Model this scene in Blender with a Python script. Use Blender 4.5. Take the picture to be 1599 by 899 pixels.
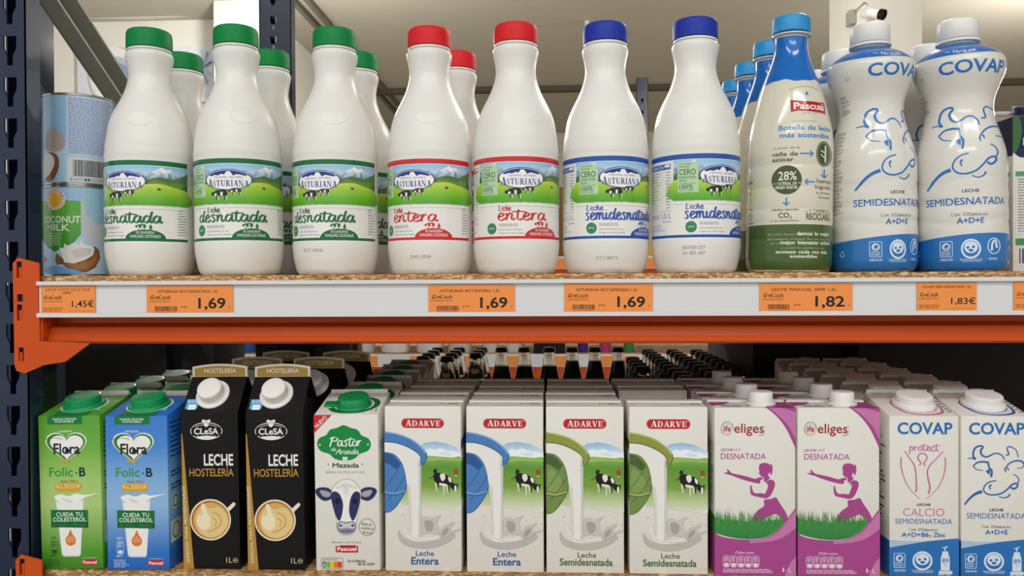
import bpy, bmesh, math, random
from math import pi, sin, cos, asin, atan2, sqrt, radians, floor, ceil
from mathutils import Vector, Matrix
from mathutils.geometry import tessellate_polygon

for o in list(bpy.data.objects):
    bpy.data.objects.remove(o)
random.seed(7)
SC = bpy.context.scene
COL = SC.collection

# ------------------------------------------------------------------ camera
F = 1271.0                       # focal length in pixels of the 1599 px wide frame
H = 1.45                         # eye height
CAM = Vector((0, 0, H))
ROT = Matrix.Rotation(radians(2.65), 3, 'Z') @ Matrix.Rotation(radians(90 - 0.5), 3, 'X') @ Matrix.Rotation(radians(-0.26), 3, 'Z')
cd = bpy.data.cameras.new('camera')
cd.sensor_width = 36.0
cd.lens = F / 1599 * 36.0
cd.clip_start = 0.02
cam = bpy.data.objects.new('camera', cd)
cam.matrix_world = Matrix.Translation(CAM) @ ROT.to_4x4()
COL.objects.link(cam)
SC.camera = cam

# ------------------------------------------------------------------ light and exposure
SC.view_settings.view_transform = 'Standard'
SC.view_settings.look = 'None'
SC.view_settings.gamma = 1.0
SC.view_settings.use_curve_mapping = False
SC.view_settings.exposure = 0.0
w = bpy.data.worlds.new('store_ambient_fill')  # even ambient fill added for the general brightness of the store
SC.world = w
w.use_nodes = True
w.node_tree.nodes['Background'].inputs[0].default_value = (0.985, 1.0, 0.99, 1)
w.node_tree.nodes['Background'].inputs[1].default_value = 0.78


def area(name, loc, target, sx, sy, power, col=(1, 0.995, 0.975)):
    l = bpy.data.lights.new(name, 'AREA')
    l.shape = 'RECTANGLE'
    l.size, l.size_y = sx, sy
    l.energy = power
    l.color = col
    o = bpy.data.objects.new(name, l)
    o.location = loc
    d = Vector(target) - Vector(loc)
    o.rotation_euler = d.to_track_quat('-Z', 'Y').to_euler()
    COL.objects.link(o)
    return o


# fluorescent tubes of the aisle the photographer stands in
area('ceiling_tube_light', (-1.0, -0.75, 3.20), (-1.0, 0.2, 1.2), 1.5, 0.16, 13)
area('ceiling_tube_light', (0.9, -0.75, 3.20), (0.9, 0.2, 1.2), 1.5, 0.16, 13)
area('ceiling_tube_light', (0.0, -2.4, 3.20), (0.0, 0.2, 1.2), 3.0, 0.3, 26)
# the tubes of the next aisle, beyond the rack
area('ceiling_tube_light', (-0.9, 4.0, 3.25), (-0.9, 4.0, 0), 1.5, 0.2, 24)
area('ceiling_tube_light', (2.2, 6.0, 3.25), (2.2, 6.0, 0), 1.5, 0.2, 40)


def fill_light(loc, power):
    l = bpy.data.lights.new('ceiling_fill_light', 'POINT')
    l.energy = power
    l.shadow_soft_size = 0.12
    l.color = (1, 0.985, 0.95)
    o = bpy.data.objects.new('ceiling_fill_light', l)
    o.location = loc
    COL.objects.link(o)


# added point lights without fixtures, brightening the ceiling and walls beyond the rack
fill_light((1.0, 2.5, 2.75), 38)
fill_light((3.4, 5.2, 2.6), 95)
fill_light((-1.5, 4.3, 2.75), 110)


# ------------------------------------------------------------------ helpers
def project(P):
    c = ROT.transposed() @ (Vector(P) - CAM)
    return 799.5 + F * c.x / -c.z, 449.5 - F * c.y / -c.z


def ray(x, y):
    return ROT @ Vector(((x - 799.5) / F, -(y - 449.5) / F, -1))


def at(x, y, Y):
    d = ray(x, y)
    return CAM + d * (Y / d.y)


def xat(x, Y, z):
    """world X of the point at depth Y and height z that shows in pixel column x"""
    a, b = -4.0, 4.0
    for _ in range(50):
        m = (a + b) / 2
        if project((m, Y, z))[0] < x:
            a = m
        else:
            b = m
    return (a + b) / 2


def lin(c):
    c = c / 255
    return c / 12.92 if c <= 0.04045 else ((c + 0.055) / 1.055) ** 2.4


def rgb(h):
    h = h.lstrip('#')
    return tuple(lin(int(h[i:i + 2], 16)) for i in (0, 2, 4)) + (1,)


MATS = {}


def mat(key, col=None, rough=0.45, metal=0.0, spec=0.35, coat=0.0, trans=0.0, ior=1.45, alpha=1.0, bump=None, sss=0.0):
    if key in MATS:
        return MATS[key]
    m = bpy.data.materials.new(key)
    m.use_nodes = True
    b = m.node_tree.nodes['Principled BSDF']
    b.inputs['Base Color'].default_value = rgb(col or key)
    b.inputs['Roughness'].default_value = rough
    b.inputs['Metallic'].default_value = metal
    b.inputs['Specular IOR Level'].default_value = spec
    b.inputs['Coat Weight'].default_value = coat
    b.inputs['Coat Roughness'].default_value = 0.08
    b.inputs['Transmission Weight'].default_value = trans
    b.inputs['IOR'].default_value = ior
    if sss:
        b.inputs['Subsurface Weight'].default_value = sss
        b.inputs['Subsurface Radius'].default_value = (0.01, 0.01, 0.01)
    if bump:
        nt = m.node_tree
        tc = nt.nodes.new('ShaderNodeTexCoord')
        nz = nt.nodes.new('ShaderNodeTexNoise')
        nz.inputs['Scale'].default_value = bump[0]
        nz.inputs['Detail'].default_value = 3
        bp = nt.nodes.new('ShaderNodeBump')
        bp.inputs['Strength'].default_value = bump[1]
        bp.inputs['Distance'].default_value = 0.002
        nt.links.new(tc.outputs['Object'], nz.inputs['Vector'])
        nt.links.new(nz.outputs['Fac'], bp.inputs['Height'])
        nt.links.new(bp.outputs['Normal'], b.inputs['Normal'])
    MATS[key] = m
    return m


def grad(key, stops, z0, z1, rough=0.4, noise=None, axis=2, coat=0.0):
    """printed colour running along an axis of the object; stops: (position, hex); noise: (scale, amount) breaks it up"""
    if key in MATS:
        return MATS[key]
    m = bpy.data.materials.new(key)
    m.use_nodes = True
    nt = m.node_tree
    b = nt.nodes['Principled BSDF']
    b.inputs['Roughness'].default_value = rough
    b.inputs['Coat Weight'].default_value = coat
    b.inputs['Coat Roughness'].default_value = 0.08
    tc = nt.nodes.new('ShaderNodeTexCoord')
    sp = nt.nodes.new('ShaderNodeSeparateXYZ')
    nt.links.new(tc.outputs['Object'], sp.inputs[0])
    mr = nt.nodes.new('ShaderNodeMapRange')
    mr.inputs['From Min'].default_value = z0
    mr.inputs['From Max'].default_value = z1
    nt.links.new(sp.outputs[axis], mr.inputs['Value'])
    src = mr.outputs['Result']
    if noise:
        nz = nt.nodes.new('ShaderNodeTexNoise')
        nz.inputs['Scale'].default_value = noise[0]
        nz.inputs['Detail'].default_value = 5
        nt.links.new(tc.outputs['Object'], nz.inputs['Vector'])
        ma = nt.nodes.new('ShaderNodeMath')
        ma.operation = 'MULTIPLY_ADD'
        ma.inputs[1].default_value = noise[1]
        nt.links.new(nz.outputs['Fac'], ma.inputs[0])
        sb = nt.nodes.new('ShaderNodeMath')
        sb.operation = 'SUBTRACT'
        nt.links.new(src, sb.inputs[0])
        sb.inputs[1].default_value = noise[1] / 2
        nt.links.new(sb.outputs[0], ma.inputs[2])
        src = ma.outputs[0]
    cr = nt.nodes.new('ShaderNodeValToRGB')
    el = cr.color_ramp.elements
    while len(el) < len(stops):
        el.new(0.5)
    for e, (p, c) in zip(el, stops):
        e.position = p
        e.color = rgb(c)
    nt.links.new(src, cr.inputs[0])
    nt.links.new(cr.outputs[0], b.inputs['Base Color'])
    MATS[key] = m
    return m


def osb_mat():
    if 'osb' in MATS:
        return MATS['osb']
    m = bpy.data.materials.new('osb')
    m.use_nodes = True
    nt = m.node_tree
    b = nt.nodes['Principled BSDF']
    b.inputs['Roughness'].default_value = 0.7
    tc = nt.nodes.new('ShaderNodeTexCoord')
    mp = nt.nodes.new('ShaderNodeMapping')
    mp.inputs['Scale'].default_value = (230, 260, 700)
    nt.links.new(tc.outputs['Object'], mp.inputs[0])
    vo = nt.nodes.new('ShaderNodeTexVoronoi')
    vo.inputs['Scale'].default_value = 1
    nt.links.new(mp.outputs[0], vo.inputs['Vector'])
    cr = nt.nodes.new('ShaderNodeValToRGB')
    el = cr.color_ramp.elements
    while len(el) < 5:
        el.new(0.5)
    for e, (p, c) in zip(el, [(0, '#6e4a26'), (.25, '#b98a54'), (.5, '#8d6236'), (.75, '#c9a06a'), (1, '#e0bd86')]):
        e.position = p
        e.color = rgb(c)
    sx = nt.nodes.new('ShaderNodeSeparateColor')
    nt.links.new(vo.outputs['Color'], sx.inputs[0])
    nt.links.new(sx.outputs[0], cr.inputs[0])
    nt.links.new(cr.outputs[0], b.inputs['Base Color'])
    MATS['osb'] = m
    return m


class MB:
    """collects shapes for ONE mesh object"""

    def __init__(s):
        s.v, s.f, s.m, s.mats, s.sm = [], [], [], [], []

    def mi(s, m):
        if m not in s.mats:
            s.mats.append(m)
        return s.mats.index(m)

    def add(s, verts, faces, m, smooth=False):
        n = len(s.v)
        k = s.mi(m)
        s.v.extend(tuple(v) for v in verts)
        for f in faces:
            s.f.append(tuple(i + n for i in f))
            s.m.append(k)
            s.sm.append(smooth)

    def box(s, x0, x1, y0, y1, z0, z1, m, bev=0.0):
        bm = bmesh.new()
        bmesh.ops.create_cube(bm, size=1)
        for v in bm.verts:
            v.co = Vector(((x0 + x1) / 2 + v.co.x * (x1 - x0), (y0 + y1) / 2 + v.co.y * (y1 - y0), (z0 + z1) / 2 + v.co.z * (z1 - z0)))
        if bev:
            bmesh.ops.bevel(bm, geom=bm.edges[:], offset=bev, segments=2, affect='EDGES', profile=0.5)
        s.bm(bm, m, bev > 0)

    def bm(s, bm, m, smooth=False, M=None):
        bm.verts.ensure_lookup_table()
        bm.verts.index_update()
        s.add([(M @ v.co) if M else v.co for v in bm.verts], [[v.index for v in f.verts] for f in bm.faces], m, smooth)
        bm.free()

    def prism(s, loop, y0, y1, m, plane='XZ', holes=()):
        """2-D outline (with holes) pulled out from y0 to y1 along the third axis"""
        loops = [list(loop)] + [list(h) for h in holes]
        flat = [p for l in loops for p in l]
        tris = tessellate_polygon([[Vector((p[0], p[1], 0)) for p in l] for l in loops])

        def P(p, d):
            return {'XZ': (p[0], d, p[1]), 'YZ': (d, p[0], p[1]), 'XY': (p[0], p[1], d)}[plane]
        n = len(flat)
        vs = [P(p, y0) for p in flat] + [P(p, y1) for p in flat]
        fs = [tuple(t) for t in tris] + [tuple(i + n for i in t[::-1]) for t in tris]
        k = 0
        for l in loops:
            for i in range(len(l)):
                a, b = k + i, k + (i + 1) % len(l)
                fs.append((a, b, b + n, a + n))
            k += len(l)
        s.add(vs, fs, m)

    def lathe(s, prof, m, n=64, cx=0, cy=0, mods=None, smooth=True, cap_top=True, cap_bot=True, M=None):
        """prof: list of (radius, z); mods(r, z, angle) -> radius"""
        vs, fs = [], []
        for (r, z) in prof:
            for k in range(n):
                a = 2 * pi * k / n
                rr = mods(r, z, a) if mods else r
                p = Vector((cx + rr * sin(a), cy - rr * cos(a), z))
                vs.append(M @ p if M else p)
        for j in range(len(prof) - 1):
            for k in range(n):
                a, b = j * n + k, j * n + (k + 1) % n
                fs.append((a, b, b + n, a + n))
        if cap_bot:
            fs.append(tuple(range(n))[::-1])
        if cap_top:
            q = (len(prof) - 1) * n
            fs.append(tuple(range(q, q + n)))
        s.add(vs, fs, m, smooth)

    def tube(s, pts, r, m, n=10):
        pts = [Vector(p) for p in pts]
        vs, fs = [], []
        for i, p in enumerate(pts):
            d = (pts[min(i + 1, len(pts) - 1)] - pts[max(i - 1, 0)]).normalized()
            u = d.orthogonal().normalized()
            v = d.cross(u)
            for k in range(n):
                a = 2 * pi * k / n
                vs.append(p + u * r * cos(a) + v * r * sin(a))
        for i in range(len(pts) - 1):
            for k in range(n):
                a, b = i * n + k, i * n + (k + 1) % n
                fs.append((a, b, b + n, a + n))
        fs.append(tuple(range(n))[::-1])
        fs.append(tuple(range((len(pts) - 1) * n, len(pts) * n)))
        s.add(vs, fs, m, True)

    def build(s, name, parent=None, angle=35, weld=False):
        me = bpy.data.meshes.new(name)
        me.from_pydata(s.v, [], s.f)
        for m in s.mats:
            me.materials.append(m)
        me.polygons.foreach_set('material_index', s.m)
        me.polygons.foreach_set('use_smooth', s.sm)
        me.update()
        try:
            me.set_sharp_from_angle(angle=radians(angle))
        except Exception:
            pass
        o = bpy.data.objects.new(name, me)
        COL.objects.link(o)
        if parent:
            o.parent = parent
        return o


def thing(name, label, cat, loc=(0, 0, 0), rz=0.0, group=None):
    o = bpy.data.objects.new(name, None)
    o.empty_display_size = 0.02
    COL.objects.link(o)
    o.location = loc
    o.rotation_euler = (0, 0, rz)
    tag(o, label, cat, group)
    return o


def tag(o, label, cat, group=None, kind=None):
    if label:
        o['label'] = label
    if cat:
        o['category'] = cat
    if group:
        o['group'] = group
    if kind:
        o['kind'] = kind
    return o


def structure(o):
    o['kind'] = 'structure'
    return o


def dup(root, loc, rz=0.0, label=None, group=None, skip=()):
    r = root.copy()
    COL.objects.link(r)
    r.location = loc
    r.rotation_euler = (0, 0, rz)
    if label:
        r['label'] = label
    if group:
        r['group'] = group
    for ch in KIDS.get(root.name, [c for c in bpy.data.objects if c.parent == root]):
        c = ch.copy()
        COL.objects.link(c)
        c.parent = r
        for g in [x for x in bpy.data.objects if x.parent == ch]:
            d = g.copy()
            COL.objects.link(d)
            d.parent = c
    return r


KIDS = {}

# ------------------------------------------------------------------ lettering
CHARS = sorted(set("ABCDEFGHIJKLMNOPQRSTUVWXYZabcdefghijklmnopqrstuvwxyz0123456789ÁÉÍÓÚÑáéíóúñ.,:;+-·%€!¡()/&®'<>"))
BOLDS = (0.0, 0.011, 0.022)
GLYPH = {}


def _glyphs():
    tmp = []
    for bi, off in enumerate(BOLDS):
        for ch in CHARS:
            for k, s in enumerate((ch, 'H' + ch + 'H')):
                c = bpy.data.curves.new('t', 'FONT')
                c.body = s
                c.size = 1
                c.resolution_u = 3
                c.offset = off if k == 0 else 0
                o = bpy.data.objects.new('t', c)
                COL.objects.link(o)
                tmp.append((bi, ch, k, o))
    dg = bpy.context.evaluated_depsgraph_get()
    HH = 1.382 - 0.075
    for bi, ch, k, o in tmp:
        m = bpy.data.meshes.new_from_object(o.evaluated_get(dg))
        if k == 0:
            GLYPH[(bi, ch)] = [[(v.co.x, v.co.y) for v in m.vertices], [tuple(p.vertices) for p in m.polygons], 0.3]
        else:
            xs = [v.co.x for v in m.vertices]
            GLYPH[(bi, ch)][2] = (max(xs) - min(xs)) - HH + 0.0  # relative, shifted below
        bpy.data.meshes.remove(m)
    for bi, ch, k, o in tmp:
        c = o.data
        bpy.data.objects.remove(o)
        bpy.data.curves.remove(c)
    # 'HcH' is one H advance + c advance longer than a lone H's ink; HH is one H advance longer
    for key in GLYPH:
        GLYPH[key][2] += HH - 0.578 - 0.729 + 0.0


_glyphs()
# the heavy M and W are the plain letter laid twice, a little apart
for _b in (1, 2):
    for _c in 'MW':
        p_, f_, a_ = GLYPH[(0, _c)]
        d_ = BOLDS[_b]
        GLYPH[(_b, _c)] = [[(x - d_, y) for x, y in p_] + [(x + d_, y) for x, y in p_], f_ + [tuple(i + len(p_) for i in f) for f in f_], a_]


def cr(pts, n=6, closed=False):
    """Catmull-Rom through points"""
    P = [Vector(p[:2]) for p in pts]
    out = []
    m = len(P)
    rng = range(m) if closed else range(m - 1)
    for i in rng:
        p1, p2 = P[i], P[(i + 1) % m]
        p0 = P[i - 1] if (i > 0 or closed) else p1 * 2 - p2
        p3 = P[(i + 2) % m] if (i + 2 < m or closed) else p2 * 2 - p1
        for k in range(n):
            t = k / n
            out.append(tuple(0.5 * ((2 * p1) + (p2 - p0) * t + (2 * p0 - 5 * p1 + 4 * p2 - p3) * t * t + (3 * p1 - p0 - 3 * p2 + p3) * t ** 3)))
    if not closed:
        out.append(tuple(P[-1]))
    return out


# brush alphabet: x-height 1, pen strokes as points
ASC = .62
SCRIPT = {
    'a': (.98, [[(.74, .8), (.45, 1.0), (.14, .62), (.16, .14), (.42, .04), (.7, .5), (.8, .98)], [(.8, .98), (.74, .35), (.84, .04), (1.04, .2)]]),
    'b': (.85, [[(.3, 1.85), (.17, .9), (.16, .1), (.45, 0), (.68, .4), (.55, .9), (.2, .7)]]),
    'c': (.76, [[(.66, .78), (.45, 1.0), (.14, .58), (.2, .08), (.48, .0), (.82, .26)]]),
    'd': (1.0, [[(.72, .8), (.45, 1.0), (.14, .62), (.16, .14), (.42, .04), (.7, .45), (.86, 1.1)], [(1.0, 1.95), (.86, 1.2), (.76, .35), (.84, .04), (1.06, .2)]]),
    'e': (.8, [[(.14, .42), (.48, .56), (.66, .82), (.46, 1.02), (.16, .62), (.2, .1), (.48, .0), (.86, .28)]]),
    'f': (.5, [[(.7, 1.8), (.45, 1.9), (.28, 1.2), (.2, .2), (.1, -.6)], [(0, .95), (.6, 1.0)]]),
    'g': (.9, [[(.72, .8), (.45, 1.0), (.14, .62), (.2, .14), (.5, .1), (.76, .9)], [(.76, .9), (.7, 0), (.5, -.65), (.1, -.55)]]),
    'h': (.9, [[(.3, 1.85), (.17, .9), (.1, 0)], [(.16, .45), (.42, .96), (.6, .85), (.58, .3), (.68, .04), (.9, .2)]]),
    'i': (.45, [[(.14, 1.0), (.12, .35), (.2, .03), (.44, .2)], [(.2, 1.42), (.22, 1.5)]]),
    'j': (.4, [[(.2, 1.0), (.2, 0), (.05, -.6), (-.2, -.6)], [(.24, 1.42), (.26, 1.5)]]),
    'l': (.48, [[(.32, 1.85), (.16, .9), (.18, .1), (.44, .15)]]),
    'm': (1.35, [[(.08, 1.0), (.16, .5), (.1, 0)], [(.16, .45), (.4, .96), (.56, .85), (.52, 0)], [(.56, .45), (.8, .96), (1.0, .85), (1.0, .3), (1.1, .04), (1.36, .22)]]),
    'n': (.95, [[(.08, 1.0), (.16, .5), (.1, 0)], [(.16, .45), (.42, .96), (.62, .85), (.6, .3), (.7, .04), (.95, .22)]]),
    'o': (.82, [[(.5, 1.0), (.16, .7), (.16, .2), (.45, .0), (.7, .35), (.62, .85), (.42, 1.0), (.85, .8)]]),
    'p': (.85, [[(.2, 1.0), (.14, .2), (.1, -.75)], [(.16, .5), (.45, 1.0), (.7, .7), (.55, .12), (.2, .1)]]),
    'r': (.66, [[(.08, 1.0), (.16, .5), (.1, 0)], [(.16, .45), (.36, .94), (.64, .92)]]),
    's': (.72, [[(.66, .86), (.42, 1.02), (.2, .8), (.44, .52), (.52, .2), (.3, -.02), (.02, .12)]]),
    't': (.62, [[(.32, 1.75), (.22, .9), (.22, .2), (.4, .0), (.66, .22)], [(-.3, 1.22), (.3, 1.3), (1.0, 1.22)]]),
    'u': (.9, [[(.1, 1.0), (.12, .3), (.3, .02), (.6, .5), (.68, 1.0)], [(.68, 1.0), (.64, .3), (.72, .04), (.95, .2)]]),
    'v': (.8, [[(.1, 1.0), (.3, .05), (.5, .4), (.6, 1.0), (.85, .95)]]),
    'L': (.95, [[(.34, 1.95), (.24, 1.0), (.14, .06), (.5, .08), (.9, .0)]]),
    'P': (1.2, [[(.5, 1.75), (.3, .8), (.15, -.1)], [(.0, 1.4), (.6, 1.85), (1.2, 1.55), (1.0, .95), (.35, .85)]]),
    'A': (1.3, [[(.0, .0), (.5, 1.0), (.95, 1.75), (.95, .8), (1.05, .02), (1.3, .2)], [(.3, .65), (1.2, .75)]]),
    'B': (1.1, [[(.45, 1.7), (.3, .8), (.2, 0)], [(.1, 1.5), (.7, 1.8), (.95, 1.4), (.4, .95), (.95, .7), (.8, .1), (.2, .05)]]),
    'C': (1.1, [[(1.0, 1.4), (.75, 1.75), (.2, 1.2), (.2, .2), (.6, .0), (1.1, .4)]]),
    'V': (1.1, [[(.0, 1.5), (.3, 1.6), (.45, .0), (.8, 1.0), (1.2, 1.75)]]),
    ' ': (.5, []),
}
# roman capitals with serifs: stems as quads in a unit-high cell
T1, T0, SF = .2, .075, .06


def _q(x0, y0, x1, y1, w):
    return [(x0 - w / 2, y0), (x0 + w / 2, y0), (x1 + w / 2, y1), (x1 - w / 2, y1)]


def _sf(xc, y, w=.36):
    return [(xc - w / 2, y), (xc + w / 2, y), (xc + w / 2, y + SF), (xc - w / 2, y + SF)]


def _arc(cx, cy, rx, ry, a0, a1, w0, w1, n=14):
    o, i = [], []
    for k in range(n + 1):
        t = k / n
        a = radians(a0 + (a1 - a0) * t)
        wd = w0 + (w1 - w0) * sin(pi * t)
        o.append((cx + (rx + 0) * cos(a), cy + ry * sin(a)))
        i.append((cx + (rx - wd) * cos(a), cy + (ry - T0) * sin(a)))
    return o + i[::-1]


SERIF = {
    'A': (.88, [_q(.14, 0, .43, 1, T0), _q(.72, 0, .45, 1, T1 + .02), [(.25, .3), (.62, .3), (.62, .38), (.25, .38)], _sf(.14, 0, .3), _sf(.72, 0, .38)]),
    'S': (.66, [_arc(.32, .74, .27, .27, 20, 180, .09, .12), _arc(.32, .26, .28, .27, -160, 0, .09, .14), [(.05, .74), (.2, .76), (.6, .28), (.6, .2), (.45, .22), (.07, .66)], [(.5, .68), (.57, .68), (.57, .98), (.5, .9)], [(.05, .02), (.12, .1), (.12, .33), (.05, .33)]]),
    'T': (.82, [_q(.4, 0, .4, 1, T1), [(.03, .92), (.77, .92), (.77, 1), (.03, 1)], [(.03, .72), (.1, .72), (.12, .93), (.03, .93)], [(.7, .72), (.77, .72), (.77, .93), (.68, .93)], _sf(.4, 0)]),
    'U': (.92, [_q(.22, .25, .22, 1, T1), _q(.74, .25, .74, 1, T0), _arc(.44, .28, .32, .3, 180, 360, .2, .1), _sf(.22, .94), _sf(.74, .94, .28)]),
    'R': (.9, [_q(.22, 0, .22, 1, T1), _arc(.38, .74, .32, .26, -90, 90, .07, .2), [(.22, .92), (.4, .92), (.4, 1), (.22, 1)], [(.22, .46), (.4, .46), (.4, .54), (.22, .54)], _q(.74, 0, .42, .5, T1 + .02), _sf(.22, 0), _sf(.22, .94), _sf(.8, 0, .26)]),
    'I': (.44, [_q(.22, 0, .22, 1, T1), _sf(.22, 0), _sf(.22, .94)]),
    'N': (.98, [_q(.16, 0, .16, 1, T0), _q(.8, 0, .8, 1, T0), _q(.76, 0, .2, 1, T1), _sf(.16, 0, .28), _sf(.13, .94, .3), _sf(.8, .94, .28)]),
    'D': (.94, [_q(.22, 0, .22, 1, T1), _arc(.4, .5, .46, .5, -90, 90, .07, .22), [(.22, .92), (.42, .92), (.42, 1), (.22, 1)], [(.22, 0), (.42, 0), (.42, .08), (.22, .08)], _sf(.16, 0, .22), _sf(.16, .94, .22)]),
    'V': (.86, [_q(.44, 0, .17, 1, T1 + .02), _q(.46, 0, .72, 1, T0), _sf(.16, .94, .38), _sf(.72, .94, .28)]),
    'E': (.78, [_q(.22, 0, .22, 1, T1), [(.22, .92), (.68, .92), (.68, 1), (.22, 1)], [(.22, 0), (.7, 0), (.7, .08), (.22, .08)], [(.22, .47), (.54, .47), (.54, .54), (.22, .54)], [(.61, .72), (.68, .72), (.68, .94), (.58, .94)], [(.63, .28), (.7, .28), (.7, .06), (.6, .06)], [(.5, .38), (.56, .38), (.56, .63), (.5, .63)], _sf(.16, 0, .22), _sf(.16, .94, .22)]),
}


class Art:
    """a printed design: flat coloured elements in the units it was measured in (y down), later laid on a surface"""

    def __init__(s, warp=None):
        s.el = []
        s.warp = warp
        s.base_layer = 0

    def put(s, pts, faces, col, warp=True):
        if s.warp and warp:
            pts = [s.warp(*p) for p in pts]
        xs = [p[0] for p in pts]
        ys = [p[1] for p in pts]
        bb = (min(xs), min(ys), max(xs), max(ys))
        L = 1 + max([e[3] for e in s.el if e[4][0] < bb[2] and e[4][2] > bb[0] and e[4][1] < bb[3] and e[4][3] > bb[1]], default=s.base_layer)
        s.el.append((pts, faces, col, L, bb))

    def poly(s, pts, col, holes=()):
        loops = [list(pts)] + [list(h) for h in holes]
        flat = [tuple(p[:2]) for l in loops for p in l]
        tris = tessellate_polygon([[Vector((p[0], p[1], 0)) for p in l] for l in loops])
        s.put(flat, [tuple(t) for t in tris], col)

    def blob(s, pts, col, n=5):
        s.poly(cr(pts, n, True), col)

    def rect(s, x0, y0, x1, y1, col):
        s.put([(x0, y0), (x1, y0), (x1, y1), (x0, y1)], [(0, 1, 2, 3)], col)

    def rrect(s, x0, y0, x1, y1, r, col, w=None):
        def loop(x0, y0, x1, y1, r):
            o = []
            for cx, cy, a0 in ((x1 - r, y1 - r, 0), (x0 + r, y1 - r, 90), (x0 + r, y0 + r, 180), (x1 - r, y0 + r, 270)):
                for k in range(6):
                    a = radians(a0 + 18 * k)
                    o.append((cx + r * cos(a), cy + r * sin(a)))
            return o
        h = [loop(x0 + w, y0 + w, x1 - w, y1 - w, max(r - w, .1))[::-1]] if w else []
        s.poly(loop(x0, y0, x1, y1, r), col, h)

    def ell(s, cx, cy, rx, ry, col, n=36, w=None, rot=0):
        def L(a, b):
            return [(cx + a * cos(2 * pi * k / n) * cos(rot) - b * sin(2 * pi * k / n) * sin(rot), cy + a * cos(2 * pi * k / n) * sin(rot) + b * sin(2 * pi * k / n) * cos(rot)) for k in range(n)]
        s.poly(L(rx, ry), col, [L(rx - w, ry - w)[::-1]] if w else [])

    def stroke(s, pts, w, col, smooth=True, w1=None, pen=None, n=6, closed=False, taper=False):
        P = cr(pts, n, closed) if smooth else [tuple(p) for p in pts]
        if closed:
            P = P + [P[0]]
        m = len(P)
        A, B = [], []
        for i, p in enumerate(P):
            q0, q1 = P[max(i - 1, 0)], P[min(i + 1, m - 1)]
            if closed and i in (0, m - 1):
                q0, q1 = P[m - 2], P[1]
            dx, dy = q1[0] - q0[0], q1[1] - q0[1]
            d = sqrt(dx * dx + dy * dy) or 1
            t = i / (m - 1)
            ww = w if w1 is None else w + (w1 - w) * t
            if taper:
                ww *= 0.25 + 0.75 * sin(pi * t)
            if pen is not None:
                ww *= 0.34 + 0.66 * abs(sin(atan2(dy, dx) - pen))
            A.append((p[0] - dy / d * ww / 2, p[1] + dx / d * ww / 2))
            B.append((p[0] + dy / d * ww / 2, p[1] - dx / d * ww / 2))
        pts2 = A + B
        fs = [(i, i + 1, i + 1 + m, i + m) for i in range(m - 1)]
        s.put(pts2, fs, col)

    def text(s, t, x0, x1, base, cap, col, bold=1, shear=0.0, arc=None, wp=None):
        """ink fitted between x0 and x1, capitals from base up to cap; arc bends the line down in the middle (+) or up (-)"""
        pts, fs = [], []
        cur = 0
        for ch in t:
            if ch != ' ':
                g = GLYPH.get((bold, ch)) or GLYPH[(bold, 'o')]
                n = len(pts)
                pts += [(p[0] + cur, p[1]) for p in g[0]]
                fs += [tuple(i + n for i in f) for f in g[1]]
                cur += g[2]
            else:
                cur += 0.34
        if not pts:
            return
        xs = [p[0] for p in pts]
        a, b = min(xs), max(xs)
        k = (base - cap) / 0.692
        out = []
        if s.warp and wp is None:
            (x0, yb), (x1, _y) = s.warp(x0, base), s.warp(x1, base)
            base = (yb + _y) / 2
        for (x, y) in pts:
            f = (x - a) / (b - a)
            X = x0 + f * (x1 - x0) + shear * y * k
            Y = base - y * k
            if arc:
                Y += arc * (1 - (2 * f - 1) ** 2)
            out.append((X, Y))
        s.put(out, fs, col, warp=False)

    def lines(s, x0, x1, y0, y1, n, col, ragged=.3, th=.45):
        """small print too fine to read: rows of word-long dashes"""
        rnd = random.Random(int(x0 * 13 + y0 * 7 + n))
        pts, fs = [], []
        dy = (y1 - y0) / n
        for i in range(n):
            y = y0 + dy * i
            x = x0
            end = x1 - (x1 - x0) * ragged * rnd.random()
            while x < end:
                l = dy * (1.2 + 3 * rnd.random())
                e = min(x + l, end)
                k = len(pts)
                pts += [(x, y), (e, y), (e, y + dy * th), (x, y + dy * th)]
                fs.append((k, k + 1, k + 2, k + 3))
                x = e + dy * .5
        s.put(pts, fs, col)

    def script(s, t, x0, x1, base, xh, col, wt=.2, shear=0.0, rise=0.0, pen=.35, asc=.62):
        """brush lettering; xh = height of the small letters"""
        cur = 0
        strokes = []
        for ch in t:
            adv, st = SCRIPT.get(ch, SCRIPT['n'])
            for q in st:
                strokes.append([(p[0] + cur, p[1]) for p in q])
            cur += adv
        xs = [p[0] for q in strokes for p in q]
        a, b = min(xs), max(xs)
        kx = (x1 - x0) / (b - a)
        for q in strokes:
            s.stroke([(x0 + (p[0] - a) * kx + shear * p[1] * xh, base - p[1] * xh + rise * (p[0] - a) / (b - a)) for p in [(u, v if v < 1.05 else 1.05 + (v - 1.05) * asc) for u, v in q]], wt * xh, col, pen=pen, n=5)

    def serif(s, t, x0, x1, base, cap, col, first=1.0):
        cur = 0
        q = []
        for i, ch in enumerate(t):
            adv, ps = SERIF[ch]
            k = first if i == 0 else 1
            for p in ps:
                q.append([(cur + x * k, y * k) for x, y in p])
            cur += (adv + .05) * k
        kx = (x1 - x0) / cur
        for p in q:
            s.poly([(x0 + x * kx, base - y * (base - cap)) for x, y in p], col)

    def arrow(s, x0, y0, x1, y1, w, col, head=3):
        s.stroke([(x0, y0), (x1, y1)], w, col, smooth=False)
        a = atan2(y1 - y0, x1 - x0)
        h = w * head
        s.stroke([(x1 + h * cos(a + 2.4), y1 + h * sin(a + 2.4)), (x1, y1), (x1 + h * cos(a - 2.4), y1 + h * sin(a - 2.4))], w, col, smooth=False)

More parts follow.
